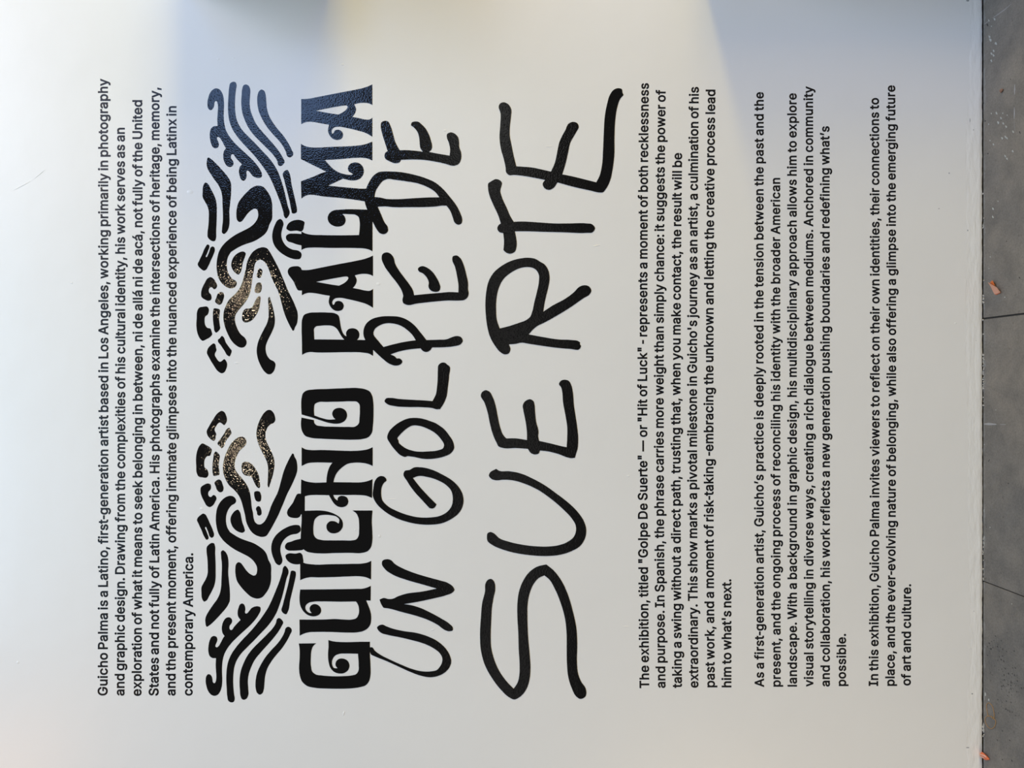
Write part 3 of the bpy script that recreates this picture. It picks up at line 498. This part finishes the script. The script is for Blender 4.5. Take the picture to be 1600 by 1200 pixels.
 'u': (410, [[[182,-5],[146,-1],[115,11],[89,31],[69,59],[60,82],[54,109],[53,139],[53,379],[114,379],[114,144],[119,105],[137,75],[164,56],[200,50],[226,53],[249,62],[268,77],[283,97],[293,122],[296,153],[296,379],[357,379],[357,0],[298,0],[298,92],[307,92],[294,60],[277,35],[257,17],[222,0]]]),
 'v': (389, [[[163,0],[17,379],[84,379],[165,155],[187,87],[206,21],[184,21],[203,87],[224,155],[305,379],[371,379],[226,0]]]),
 'w': (567, [[[138,0],[23,379],[87,379],[133,214],[154,137],[175,41],[165,41],[186,135],[206,214],[252,379],[316,379],[362,214],[382,136],[402,41],[391,41],[413,135],[434,214],[480,379],[545,379],[429,0],[368,0],[319,172],[305,225],[291,280],[277,338],[291,338],[277,280],[263,225],[248,172],[199,0]]]),
 'x': (379, [[[21,0],[171,218],[171,171],[29,379],[100,379],[147,306],[179,253],[207,206],[175,206],[202,253],[233,306],[282,379],[352,379],[209,169],[209,214],[358,0],[287,0],[231,85],[200,136],[173,182],[205,182],[178,136],[148,85],[91,0]]]),
 'y': (389, [[[47,-139],[61,-86],[71,-87],[88,-90],[104,-89],[118,-84],[130,-74],[141,-58],[151,-36],[163,-1],[17,379],[84,379],[165,155],[187,87],[206,21],[184,21],[202,87],[224,155],[305,379],[371,379],[204,-58],[191,-85],[177,-107],[159,-124],[139,-136],[117,-143],[91,-145],[65,-143]]]),
 'á': (389, [[[160,-9],[126,-5],[94,5],[68,22],[48,45],[35,73],[30,108],[34,138],[43,161],[58,179],[78,193],[100,203],[125,211],[178,220],[234,227],[252,230],[265,235],[273,243],[276,255],[276,257],[273,279],[267,297],[256,311],[240,322],[220,329],[196,331],[171,329],[149,322],[132,313],[118,301],[107,288],[100,274],[41,291],[57,322],[79,346],[104,364],[133,375],[163,382],[194,384],[239,379],[263,372],[286,360],[306,343],[322,320],[333,290],[337,251],[337,0],[277,0],[277,52],[272,52],[252,25],[236,12],[215,1],[190,-6]],[[170,45],[202,49],[228,59],[248,74],[263,93],[272,115],[276,138],[276,190],[259,182],[231,176],[200,171],[175,168],[134,159],[117,150],[103,139],[95,124],[92,105],[94,87],[102,72],[114,61],[130,52],[149,47]],[[162,429],[210,529],[278,529],[212,429]]]),
 '—': (667, [[[627,244],[627,188],[40,188],[40,244]]]),
 '’': (177, [[[52,318],[82,509],[151,509],[98,318]]]),
}

# ------------------------------------------------------------------ the setting
def slab(name, poly, z0, z1, mat, kind='structure', parent=None):
    bm = bmesh.new()
    top = [bm.verts.new((x, y, z1)) for x, y in poly]
    bot = [bm.verts.new((x, y, z0)) for x, y in poly]
    bm.faces.new(top); bm.faces.new(bot[::-1])
    n = len(poly)
    for i in range(n):
        bm.faces.new((top[i], bot[i], bot[(i + 1) % n], top[(i + 1) % n]))
    bmesh.ops.recalc_face_normals(bm, faces=bm.faces)
    o = mesh_obj(name, bm, mat, parent)
    if kind: o['kind'] = kind
    return o

HALF = 5.0
WALL_TOP = 4.4
# back wall: front face at y = 0, its lower edge ragged and a few millimetres above the pavement
def ragged(x):
    n = (0.5 * math.sin(x * 41.0) + 0.5 * math.sin(x * 97.0 + 1.0) + 0.6 * math.sin(x * 213.0 + 2.0))
    return 0.0022 + 0.0006 * n - 0.0012 * math.exp(-((x + 0.45) / 0.35) ** 2)
bm = bmesh.new()
xs = [-HALF + i * (2 * HALF) / 60 for i in range(61) if abs(-HALF + i * (2 * HALF) / 60) > 1.42] + [-1.42 + i * 0.01 for i in range(285)]
xs.sort()
rows = []
for x in xs:
    rows.append([bm.verts.new((x, 0, max(0.0005, ragged(x)))), bm.verts.new((x, 0, WALL_TOP)),
                 bm.verts.new((x, 0.16, WALL_TOP)), bm.verts.new((x, 0.16, max(0.0005, ragged(x))))])
for a, b in zip(rows, rows[1:]):
    for i in range(4):
        bm.faces.new((a[i], a[(i + 1) % 4], b[(i + 1) % 4], b[i]))
bm.faces.new(rows[0]); bm.faces.new(rows[-1][::-1])
bmesh.ops.recalc_face_normals(bm, faces=bm.faces)
wall = mesh_obj('wall_back', bm, M_WALL)
tag(wall, 'white satin painted wall carrying all the black lettering', 'wall', kind='structure')

# patched, over-painted strip along the foot of the wall, barely proud of it
bm = bmesh.new()
prev = None
def strip_top(x):
    return 0.052 + 0.006 * math.sin(x * 3.1 + 0.6) + 0.004 * math.sin(x * 9.7) + 0.0015 * math.sin(x * 61)
for x in xs:
    r = max(0.0008, ragged(x) + 0.0003)
    t = strip_top(x)
    cur = [bm.verts.new((x, -0.00005, r)), bm.verts.new((x, -0.0005, r + 0.0006)), bm.verts.new((x, -0.0006, t * 0.25)), bm.verts.new((x, -0.00045, t * 0.5)), bm.verts.new((x, -0.00025, t * 0.75)), bm.verts.new((x, -0.00005, t))]
    if prev:
        for i in range(5): bm.faces.new((prev[i], cur[i], cur[i + 1], prev[i + 1]))
    prev = cur
bmesh.ops.recalc_face_normals(bm, faces=bm.faces)
skirt = mesh_obj('baseboard_back', bm, M_SKIRT, smooth=True)
tag(skirt, 'lumpy over-painted strip along the foot of the white wall', 'baseboard', kind='structure')

# two boxes added out of view beyond the lettering's right end to shade the wall
def shade_box(name, x0, x1, z0, z1, depth, label):
    bm = bmesh.new(); bmesh.ops.create_cube(bm, size=1)
    for v in bm.verts:
        v.co = Vector(((x0 + x1) / 2 + v.co.x * (x1 - x0), -0.0002 - depth / 2 + v.co.y * depth, (z0 + z1) / 2 + v.co.z * (z1 - z0)))
    bmesh.ops.bevel(bm, geom=bm.edges[:], offset=0.006, segments=2, affect='EDGES')
    tag(mesh_obj(name, bm, M_WALL), label, 'shade_box', kind='structure')
shade_box('light_blocker_1', 1.305, HALF, 2.15, 2.63, 0.45, 'unseen white box added to shade the wall, right of the lettering')
shade_box('light_blocker_2', 1.45, HALF, 0.001, 0.95, 0.36, 'unseen low white box added to shade the lower wall, right of the lettering')

# pavement: three slabs with open joints, on a dark bed
J1 = (FL(1534.8, 498.2), FL(1600, 490.2))
J2 = (FL(1534.8, 907.5), FL(1600, 932.5))
def jx(J, y):
    (a, b) = J
    return a.x + (b.x - a.x) * (y - a.y) / (b.y - a.y)
YF, YN, GAP, GAP2 = -0.0030, -6.0, 0.0028, 0.0016
slab('floor_bed', [(-HALF, 0.15), (HALF, 0.15), (HALF, YN), (-HALF, YN)], -0.09, -0.006, M_JOINT)
def bevel_slab(name, poly, label):
    bm = bmesh.new()
    vs = [bm.verts.new((x, y, 0)) for x, y in poly]
    f = bm.faces.new(vs)
    if f.normal.z < 0: f.normal_flip()
    r = bmesh.ops.extrude_face_region(bm, geom=[f])
    for v in r['geom']:
        if isinstance(v, bmesh.types.BMVert): v.co.z = -0.0059
    bmesh.ops.recalc_face_normals(bm, faces=bm.faces)
    top = [e for e in bm.edges if all(abs(v.co.z) < 1e-6 for v in e.verts)]
    bmesh.ops.bevel(bm, geom=top, offset=0.0014, segments=3, profile=0.6, affect='EDGES')
    o = mesh_obj(name, bm, M_CONC)
    tag(o, label, 'pavement', kind='structure')
    return o
y2 = -2.0     # far from view the joints run on square to the wall
slabs = [bevel_slab('floor', [(HALF, YF), (HALF, YN), (jx(J1, y2) + GAP, YN), (jx(J1, y2) + GAP, y2), (jx(J1, YF) + GAP, YF)], 'concrete pavement slab with pale paint drips, a pebble and a pink leaf'),
         bevel_slab('floor', [(jx(J1, YF) - GAP, YF), (jx(J1, y2) - GAP, y2), (jx(J1, y2) - GAP, YN), (jx(J2, y2) + GAP2, YN), (jx(J2, y2) + GAP2, y2), (jx(J2, YF) + GAP2, YF)], 'plain concrete pavement slab between the two joints'),
         bevel_slab('floor', [(jx(J2, YF) - GAP2, YF), (jx(J2, y2) - GAP2, y2), (jx(J2, y2) - GAP2, YN), (-HALF, YN), (-HALF, YF)], 'pitted brownish concrete pavement slab with a rubber band on it')]

# dried paint drips on the right-hand slab, each its own mark
def blot(name, px, py, w, h, mat, parent, ang=-25.0, z=0.0006, ring=False):
    """w along the picture's x, h along its y, in frame units"""
    c = FL(px, py)
    ex = FL(px + 0.5, py) - FL(px - 0.5, py); ey = FL(px, py + 0.5) - FL(px, py - 0.5)
    bm = bmesh.new(); n = 14; ca, sa = math.cos(math.radians(ang)), math.sin(math.radians(ang))
    mid = bm.verts.new((0, 0, z))
    prev = []; 
    for i in range(n):
        t = 2 * math.pi * i / n; k = 1 + 0.12 * math.sin(3 * t + px) 
        a, b = 0.5 * w * k * math.cos(t), 0.5 * h * k * math.sin(t)
        d = ex * (a * ca - b * sa) + ey * (a * sa + b * ca)
        prev.append((bm.verts.new((d.x, d.y, 0.00005)), bm.verts.new((d.x * 0.75, d.y * 0.75, z))))
    for i in range(n):
        o0, i0 = prev[i]; o1, i1 = prev[(i + 1) % n]
        bm.faces.new((o0, o1, i1, i0)); bm.faces.new((i0, i1, mid))
    bmesh.ops.recalc_face_normals(bm, faces=bm.faces)
    return mesh_obj(name, bm, mat, parent, (c.x, c.y, 0), smooth=True)
DRIPS = [(1545, 32, 2, 4), (1554, 30, 2.6, 4.4), (1549, 41, 1.6, 1.8), (1546, 57.5, 2.6, 4.6), (1547.5, 62.5, 3.4, 5.2), (1556, 68, 3.2, 4.6),
         (1552.5, 79.5, 2.6, 4), (1549.2, 84, 2.4, 4.6), (1552.4, 86.6, 2.4, 4.4), (1549, 95, 2.4, 4.4),
         (1549, 177.4, 1.8, 2.6), (1557, 177, 2.4, 4.8), (1566.8, 177, 1.6, 2.6), (1573.8, 180, 1.6, 2), (1564, 184.6, 2.2, 4.2), (1559.6, 191.7, 2.8, 4.8),
         (1544.8, 194, 1.6, 2.4), (1567.6, 193, 2.4, 3.8), (1572, 198, 2.4, 4.2), (1583, 206, 2.4, 4.4), (1565.8, 216, 2.6, 4.2), (1571, 214, 2.6, 4.4), (1573.4, 216, 2, 3.8),
         (1547, 219.6, 1.6, 2.2), (1552.2, 225.6, 2, 3.6), (1582.4, 236.4, 2.4, 4.2), (1570.6, 244, 2.2, 4.4), (1573.4, 248, 2.4, 3.8),
         (1559.4, 314.5, 1.6, 2.4), (1551.6, 326.4, 2.6, 4.2), (1551.3, 339, 2.4, 4.4), (1547.4, 401.5, 1.6, 2.2), (1545.3, 419.8, 1.4, 1.8), (1570, 464.5, 2, 1.8)]
for a in DRIPS:
    blot('paint_drip', *a, M_SPOT, slabs[0])
for a in [(1543, 39, 2.4, 5), (1539.4, 189, 2.2, 2.4), (1536.6, 161, 2, 2.4), (1543.6, 240, 2.2, 2.2), (1593.5, 207, 1.6, 4.4), (1579, 124, 1.2, 2), (1572.5, 377, 1.8, 1.6), (1593, 434, 1.8, 3)]:
    blot('dark_speck', *a, M_DARK, slabs[0], z=0.0004)
for a in [(1545.5, 719.5, 1.2, 5, 30), (1575.5, 755.5, 1.8, 2.2)]:
    blot('dark_speck', *a[:4], M_DARK, slabs[1], ang=(a[4] if len(a) > 4 else 0), z=0.0004)
for a in [(1537.5, 798, 1.6, 5.5), (1547, 824, 1.6, 2), (1537.6, 840, 1.8, 6), (1537.4, 849, 2.6, 4), (1538, 694.5, 1.4, 1.8), (1556, 640.5, 1.4, 1.4)]:
    blot('paint_drip', *a, M_SPOT, slabs[1], ang=0)
for a in [(1544.8, 1093.5, 2.4, 4), (1539.5, 1085, 2.6, 6), (1581, 943.5, 1.4, 1.8)]:
    blot('paint_drip', *a, M_SPOT, slabs[2], ang=0)
rng = random.Random(11)
def pits(slab_o, centre, spread, n, line=None):
    bm = bmesh.new()
    for i in range(n):
        if line:
            t = rng.random(); px = line[0] + (line[2] - line[0]) * t + rng.gauss(0, 0.8); py = line[1] + (line[3] - line[1]) * t + rng.gauss(0, 0.8)
        else:
            px, py = rng.gauss(centre[0], spread[0]), rng.gauss(centre[1], spread[1])
        if px < 1538 or px > 1640: continue
        c = FL(px, py); r = 0.0009 + 0.0024 * rng.random() ** 3
        vs = [bm.verts.new((c.x + r * math.cos(k * math.pi / 3) * rng.uniform(.6, 1.2), c.y + 1.4 * r * math.sin(k * math.pi / 3) * rng.uniform(.6, 1.2), 0.0002)) for k in range(6)]
        bm.faces.new(vs)
    bmesh.ops.recalc_face_normals(bm, faces=bm.faces)
    o = mesh_obj('surface_pitting', bm, M_DARK, slab_o); o['kind'] = 'stuff'
pits(slabs[2], (1560, 1010), (9, 10), 60)
pits(slabs[2], (1577, 1065), (12, 14), 110)
pits(slabs[2], None, None, 26, (1556, 1099, 1600, 1124))
pits(slabs[2], (1570, 1150), (14, 40), 22)
def scratch(pts, w, slab_o, mat=M_SCRATCH):
    P = [FL(*p) for p in pts]; bm = bmesh.new(); prev = None
    for i, p in enumerate(P):
        d = (P[min(i + 1, len(P) - 1)] - P[max(i - 1, 0)]).normalized(); n = Vector((-d.y, d.x, 0)) * w * (0.35 if i in (0, len(P) - 1) else 1)
        cur = (bm.verts.new(p + n + Vector((0, 0, .0001))), bm.verts.new(p + Vector((0, 0, .0004))), bm.verts.new(p - n + Vector((0, 0, .0001))))
        if prev:
            for k in (0, 1): bm.faces.new((prev[k], prev[k + 1], cur[k + 1], cur[k]))
        prev = cur
    bmesh.ops.recalc_face_normals(bm, faces=bm.faces)
    return mesh_obj('scratch', bm, mat, slab_o)
scratch([(1550.6, 28.4), (1560, 22), (1570, 15), (1580, 6)], 0.0012, slabs[0])
scratch([(1537, 38.5), (1541, 36), (1545, 32)], 0.0012, slabs[0])
scratch([(1585.5, 132), (1585.5, 140), (1585.2, 148)], 0.0030, slabs[0])
scratch([(1585, 168), (1585, 178), (1584.6, 186)], 0.0030, slabs[0])
scratch([(1585, 188), (1585.2, 203)], 0.0012, slabs[0])
scratch([(1537.5, 662.5), (1545, 662.5), (1557, 663)], 0.0040, slabs[1])
scratch([(1563, 663), (1572, 663.6)], 0.0018, slabs[1])

# plaster crumbs and dirt lying in the crack between wall and pavement
bm = bmesh.new()
def crumb(c, r):
    g = bmesh.ops.create_icosphere(bm, subdivisions=1, radius=r)
    for v in g['verts']:
        v.co = Vector((v.co.x * rng.uniform(.7, 1.3), v.co.y * rng.uniform(.7, 1.3), v.co.z * rng.uniform(.5, .9))) + c
for i in range(150):
    py = rng.choice([rng.gauss(568, 11), rng.gauss(568, 11), rng.gauss(352, 5), rng.gauss(466, 5), rng.gauss(1137, 5), rng.gauss(596, 8), rng.uniform(300, 640), rng.uniform(840, 910)])
    c = FL(1535.5, py); r = rng.uniform(.0010, .0030)
    crumb(Vector((c.x, rng.uniform(-0.010, -0.0035), 0.0006 + r * .5)), r)
tag(mesh_obj('plaster_debris', bm, M_DUST), 'pale plaster crumbs along the crack at the foot of the wall', 'debris', kind='stuff')

# small knocks, drips and filler marks in the wall paint
def dent(px, py, w, h, ang=0.0, z=0.0007, name='paint_blob'):
    x, zz = W(px, py); bm = bmesh.new(); n = 14; rings = []
    for s, d in ((1.0, 0.00002), (0.7, z * .75), (0.3, z)):
        ring = []
        for i in range(n):
            t = 2 * math.pi * i / n; a, b = .5 * w * s * math.cos(t), .5 * h * s * math.sin(t)
            ca, sa = math.cos(math.radians(ang)), math.sin(math.radians(ang))
            X, Y = a * ca - b * sa, a * sa + b * ca          # picture axes
            ring.append(bm.verts.new((-Y * S, -d, -X * S)))
        rings.append(ring)
    for r0, r1 in zip(rings, rings[1:]):
        for i in range(n): bm.faces.new((r0[i], r0[(i + 1) % n], r1[(i + 1) % n], r1[i]))
    bm.faces.new(rings[-1])
    bmesh.ops.recalc_face_normals(bm, faces=bm.faces)
    return mesh_obj(name, bm, M_WALL, wall, (x, 0, zz), smooth=True)
for a in [(591, 444, 7, 5), (593, 838, 5, 5), (297, 300, 10, 6), (341, 92, 5, 3), (365, 91, 4, 3), (535, 101, 5, 3), (555, 828, 3, 3), (370, 567, 8, 3), (315, 795, 6, 5),
          (695, 204, 5, 3), (982, 744, 5, 3), (978, 979, 12, 2.4), (676, 984, 7, 3, -20), (1493, 505, 3, 3), (537, 1115, 3, 9, 20), (112, 442, 4, 3), (28, 1035, 5, 5),
          (858, 229, 12, 1.5), (932, 384, 14, 1.8, -10), (612, 780, 16, 1.2), (1516, 410, 3, 1.6), (1522, 412, 4, 2.2), (1525, 1013, 2.4, 30, 0), (1530, 1010, 2, 34, 0), (1516, 1013, 5, 2),
          (62, 272, 26, 1.6, -40), (35, 290, 34, 1.6, -28)]:
    dent(*a)
for a in [(1519, 1084, 3, 3), (1512, 1168, 6, 1.8), (1483, 270.5, 1.6, 2.4), (1521, 203, 1.6, 2.4), (1512, 360, 1.6, 3), (1467, 326, 1.6, 1.6), (1525, 532, 2.4, 1.8), (1515.5, 188, 1.2, 7), (1512, 1, 5, 3), (1521.6, 955, 1.4, 1.4)]:
    o = dent(*a, z=0.0006, name='scuff'); o.data.materials[0] = M_GREY

# ------------------------------------------------------------------ litter on the pavement
def leaf_scrap():
    c = FL(1553.5, 451)
    root = empty('dry_leaf', c, 'folded pale pink dry leaf lying on the pavement near the wall', 'leaf')
    def sheet(name, pts, mat, lift, thick=0.0006):
        bm = bmesh.new(); top = []; bot = []
        for px, py, z in pts:
            p = FL(px, py, z) - c
            top.append(bm.verts.new((p.x, p.y, p.z + lift))); bot.append(bm.verts.new((p.x, p.y, p.z + lift - thick)))
        bm.faces.new(top); bm.faces.new(bot[::-1]); n = len(top)
        for i in range(n): bm.faces.new((top[i], bot[i], bot[(i + 1) % n], top[(i + 1) % n]))
        bmesh.ops.triangulate(bm, faces=[f for f in bm.faces if len(f.verts) > 4])
        bmesh.ops.recalc_face_normals(bm, faces=bm.faces)
        return mesh_obj(name, bm, mat, root)
    sheet('blade', [(1544.2, 441.2, .004), (1547.5, 443.2, .010), (1553.5, 446.6, .012), (1558, 449.2, .013), (1560.5, 453, .011), (1563.4, 456.6, .007), (1559.5, 458.6, .004), (1554.2, 459.8, .003), (1552, 455.6, .004), (1548.6, 448.4, .005)], M_LEAF, 0.001)
    sheet('curled_tip', [(1547.2, 441.4, .003), (1550.6, 438.2, .012), (1552.2, 440.6, .010), (1553.8, 444.6, .012), (1555, 446.6, .009), (1550, 444.6, .005)], M_LEAFTIP, 0.0008)
    sheet('folded_edge', [(1554.2, 459.8, .0022), (1559.5, 458.6, .0028), (1563.4, 456.6, .004), (1562.4, 458.4, .001), (1557, 460.6, .0008)], M_CURL, 0.0008)
leaf_scrap()

def curled_leaf():
    c = FL(1541.5, 1181.5)
    root = empty('curled_leaf', c, 'small crumpled orange leaf in the corner against the wall', 'leaf')
    def tube(name, path, mat):
        bm = bmesh.new(); prev = None; n = 8
        for i, (px, py, z, r) in enumerate(path):
            p = FL(px, py, 0) - c; p.z = z
            q0 = FL(*path[max(i - 1, 0)][:2]); q1 = FL(*path[min(i + 1, len(path) - 1)][:2])
            d = (q1 - q0).normalized(); s = Vector((-d.y, d.x, 0))
            ring = [bm.verts.new(p + s * r * math.cos(2 * math.pi * k / n) * (1 + .25 * math.sin(3 * k + i)) + Vector((0, 0, r * .8 * math.sin(2 * math.pi * k / n)))) for k in range(n)]
            if prev:
                for k in range(n): bm.faces.new((prev[k], prev[(k + 1) % n], ring[(k + 1) % n], ring[k]))
            else: bm.faces.new(ring[::-1])
            prev = ring
        bm.faces.new(prev)
        bmesh.ops.recalc_face_normals(bm, faces=bm.faces)
        mesh_obj(name, bm, mat, root)
    tube('blade', [(1535.6, 1177.5, .006, .003), (1538, 1179, .008, .0075), (1541, 1181.5, .008, .008), (1544.5, 1184, .007, .007), (1547.6, 1186, .005, .0025)], M_CURL)
    tube('rolled_rim', [(1537.5, 1178, .0145, .0012), (1541, 1179.4, .0155, .0022), (1545, 1181.5, .013, .0026), (1546.6, 1183.6, .010, .0012)], M_CURLP)
    tube('rolled_rim', [(1537.2, 1181, .0135, .0010), (1540.5, 1182.6, .014, .0022), (1544, 1184.4, .012, .0018)], M_CURLP)
curled_leaf()

def rubber_band():
    path = [(1544.4, 1098.4), (1542.2, 1101), (1542, 1106), (1543, 1112), (1545.2, 1119), (1549.5, 1119.2), (1553, 1121.4), (1556.2, 1126), (1556, 1131), (1553.5, 1136.5), (1549, 1138.8),
            (1545, 1136.6), (1541.5, 1131.6), (1539.8, 1126), (1540.6, 1121), (1544, 1118.8), (1548.5, 1119.6), (1553.4, 1123.8), (1554.8, 1119), (1553.4, 1112), (1551.4, 1104.6), (1548.4, 1100)]
    cu = bpy.data.curves.new('rubber_band', 'CURVE'); cu.dimensions = '3D'; cu.bevel_depth = 0.0010; cu.bevel_resolution = 2
    pts = smooth_loop([(a, b, False) for a, b in path], 6)
    sp = cu.splines.new('POLY'); sp.points.add(len(pts) - 1); sp.use_cyclic_u = True
    n = len(pts); c = FL(1548, 1118)
    for i, (a, b) in enumerate(pts):
        p = FL(a, b) - c
        over = math.exp(-((i / n - 0.24) / 0.05) ** 2) + math.exp(-((i / n - 0.80) / 0.05) ** 2)
        sp.points[i].co = (p.x, p.y, 0.0010 + 0.0022 * over, 1)
    t = bpy.data.objects.new('rubber_band', cu); COL.objects.link(t)
    me = bpy.data.meshes.new_from_object(t.evaluated_get(bpy.context.evaluated_depsgraph_get()))
    bpy.data.objects.remove(t); bpy.data.curves.remove(cu)
    me.materials.clear(); me.materials.append(M_BAND)
    o = bpy.data.objects.new('rubber_band', me); o.location = c; link(o)
    tag(o, 'thin tan rubber band twisted in a loop on the pavement', 'rubber band')
rubber_band()

bm = bmesh.new()
bmesh.ops.create_icosphere(bm, subdivisions=3, radius=0.0058)
for v in bm.verts:
    k = 1 + 0.10 * math.sin(v.co.x * 700 + 1) + 0.08 * math.sin(v.co.y * 900)
    v.co = Vector((v.co.x * k * 1.05, v.co.y * k * 1.25, v.co.z * k * 0.62))
lo = min(v.co.z for v in bm.verts)
c = FL(1566.3, 141.5)
peb = mesh_obj('pebble', bm, M_PEBBLE, None, (c.x, c.y, -lo), smooth=True)
tag(peb, 'small rust brown pebble on the pavement among paint drips', 'pebble')

# ------------------------------------------------------------------ ornament: two mirrored halves of one drawing
def ornament(mirror, label):
    c = W(390, 870 if mirror else 355)
    root = empty('ornament', (c[0], 0, c[1]), label, 'wall ornament', 'mirrored halves of the line ornament')
    for name, txt in ORNAMENT:
        loops = []
        for L in parse(txt, SHEET):
            if mirror:
                L = [(x - 0.003 * (1225.3 - 2 * y), 1225.3 - y) for x, y in L][::-1]
            loops.append([W(x, y) for x, y in L])
        flat_shape(name, loops, M_FILM, root, c, 0.0001)
ornament(True, 'half of the black line ornament beside the six-letter headline word')
ornament(False, 'half of the black line ornament beside the five-letter headline word, reflecting blue light')

# ------------------------------------------------------------------ big lettering
def word(name, letters, label, cat, lift, group=None):
    allp = [parse(t, SHEET) for t in letters]
    P = [p for l in allp for L in l for p in L]
    c = W((min(p[0] for p in P) + max(p[0] for p in P)) / 2, (min(p[1] for p in P) + max(p[1] for p in P)) / 2)
    root = empty(name, (c[0], 0, c[1]), label, cat, group)
    for loops in allp:
        flat_shape('letter', [[W(*p) for p in L] for L in loops], M_FILM, root, c, lift)
word('headline_word', HEADLINE[0][1], 'bold black curly headline word of six letters, beside hand-drawn UN', 'headline lettering', 0.00045, "bold headline words")
word('headline_word', HEADLINE[1][1], 'bold black curly headline word of five letters, overlapped by hand-drawn DE', 'headline lettering', 0.00045, "bold headline words")
for key, letters in SCRIPT:
    lab = {'un': 'hand-drawn black word UN beside the six-letter headline word', 'golpe': 'hand-drawn black word GOLPE between the words UN and DE',
           'de': 'hand-drawn black word DE overlapping the five-letter headline word', 'suerte': 'largest hand-drawn black word SUERTE across the middle of the wall'}[key]
    word('brush_word', letters, lab, 'brush lettering', 0.0008, "hand-drawn title words")

# ------------------------------------------------------------------ paragraphs: each line of text is one part
def fatten(L, d):
    """move a closed outline outwards (to its left) by d, mitred"""
    n = len(L); out = []
    for i in range(n):
        p, q, r = Vector(L[i - 1]), Vector(L[i]), Vector(L[(i + 1) % n])
        a, b = (q - p), (r - q)
        if a.length < 1e-9 or b.length < 1e-9: out.append(tuple(q)); continue
        a.normalize(); b.normalize()
        na, nb = Vector((-a.y, a.x)), Vector((-b.y, b.x))
        m = na + nb
        k = 2.0 / max(m.length_squared, 0.9)
        v = q + m * (d * k)
        out.append((v.x, v.y))
    return out
GFILL = {c: fill_loops([fatten(L, GOFF) for L in loops]) for c, (a, loops) in GLYPH.items()}

def text_line(spec, cap, root, c):
    txt, y0, y1, b0, b1, sag = spec
    k = cap / (GCAP + 2 * GOFF)
    SPACE = 118
    adv = 0; items = []
    for ch in txt:
        if ch == ' ': adv += SPACE; items.append(None); continue
        a, loops = GLYPH[ch]
        items.append((ch, adv)); adv += a
    first, last = GLYPH[txt[0]], GLYPH[txt[-1]]
    lsb = min(p[0] for L in first[1] for p in L) - GOFF
    ink_end = items[-1][1] + max(p[0] for L in last[1] for p in L) + GOFF
    n = len(txt)
    track = ((y0 - y1) / k - (ink_end - lsb)) / (n - 1)
    pieces = []
    ym, yh = (y0 + y1) / 2, abs(y0 - y1) / 2
    for i, it in enumerate(items):
        if it is None: continue
        P, T = GFILL[it[0]]
        o = []
        for gx, gy in P:
            y = y0 - (it[1] + gx - lsb + i * track) * k
            t = (y0 - y) / (y0 - y1)
            x = b0 + (b1 - b0) * t + sag * (1 - ((y - ym) / yh) ** 2) - (gy + GOFF) * k
            X, Z = W(x, y)
            o.append((X - c[0], Z - c[1]))
        pieces.append((o, T))
    me = film_mesh('text_line', pieces, 0.0001, 0.00025)
    me.materials.append(M_TEXT)
    link(bpy.data.objects.new('text_line', me), root)
LABELS = {'top': 'six-line paragraph of small black text beside the ornament, farthest from the floor',
          'second': 'paragraph of small black text beside the word SUERTE, starting The exhibition, titled',
          'third': 'paragraph of small black text starting As a first-generation artist',
          'bottom': 'three-line paragraph of small black text, nearest to the pavement'}
for cap, key, lines in BLOCKS:
    c = W(sum(l[3] for l in lines) / len(lines), 605)
    root = empty('text_paragraph', (c[0], 0, c[1]), LABELS[key], 'text paragraph', 'paragraphs of small text')
    for spec in lines:
        text_line(spec, cap, root, c)
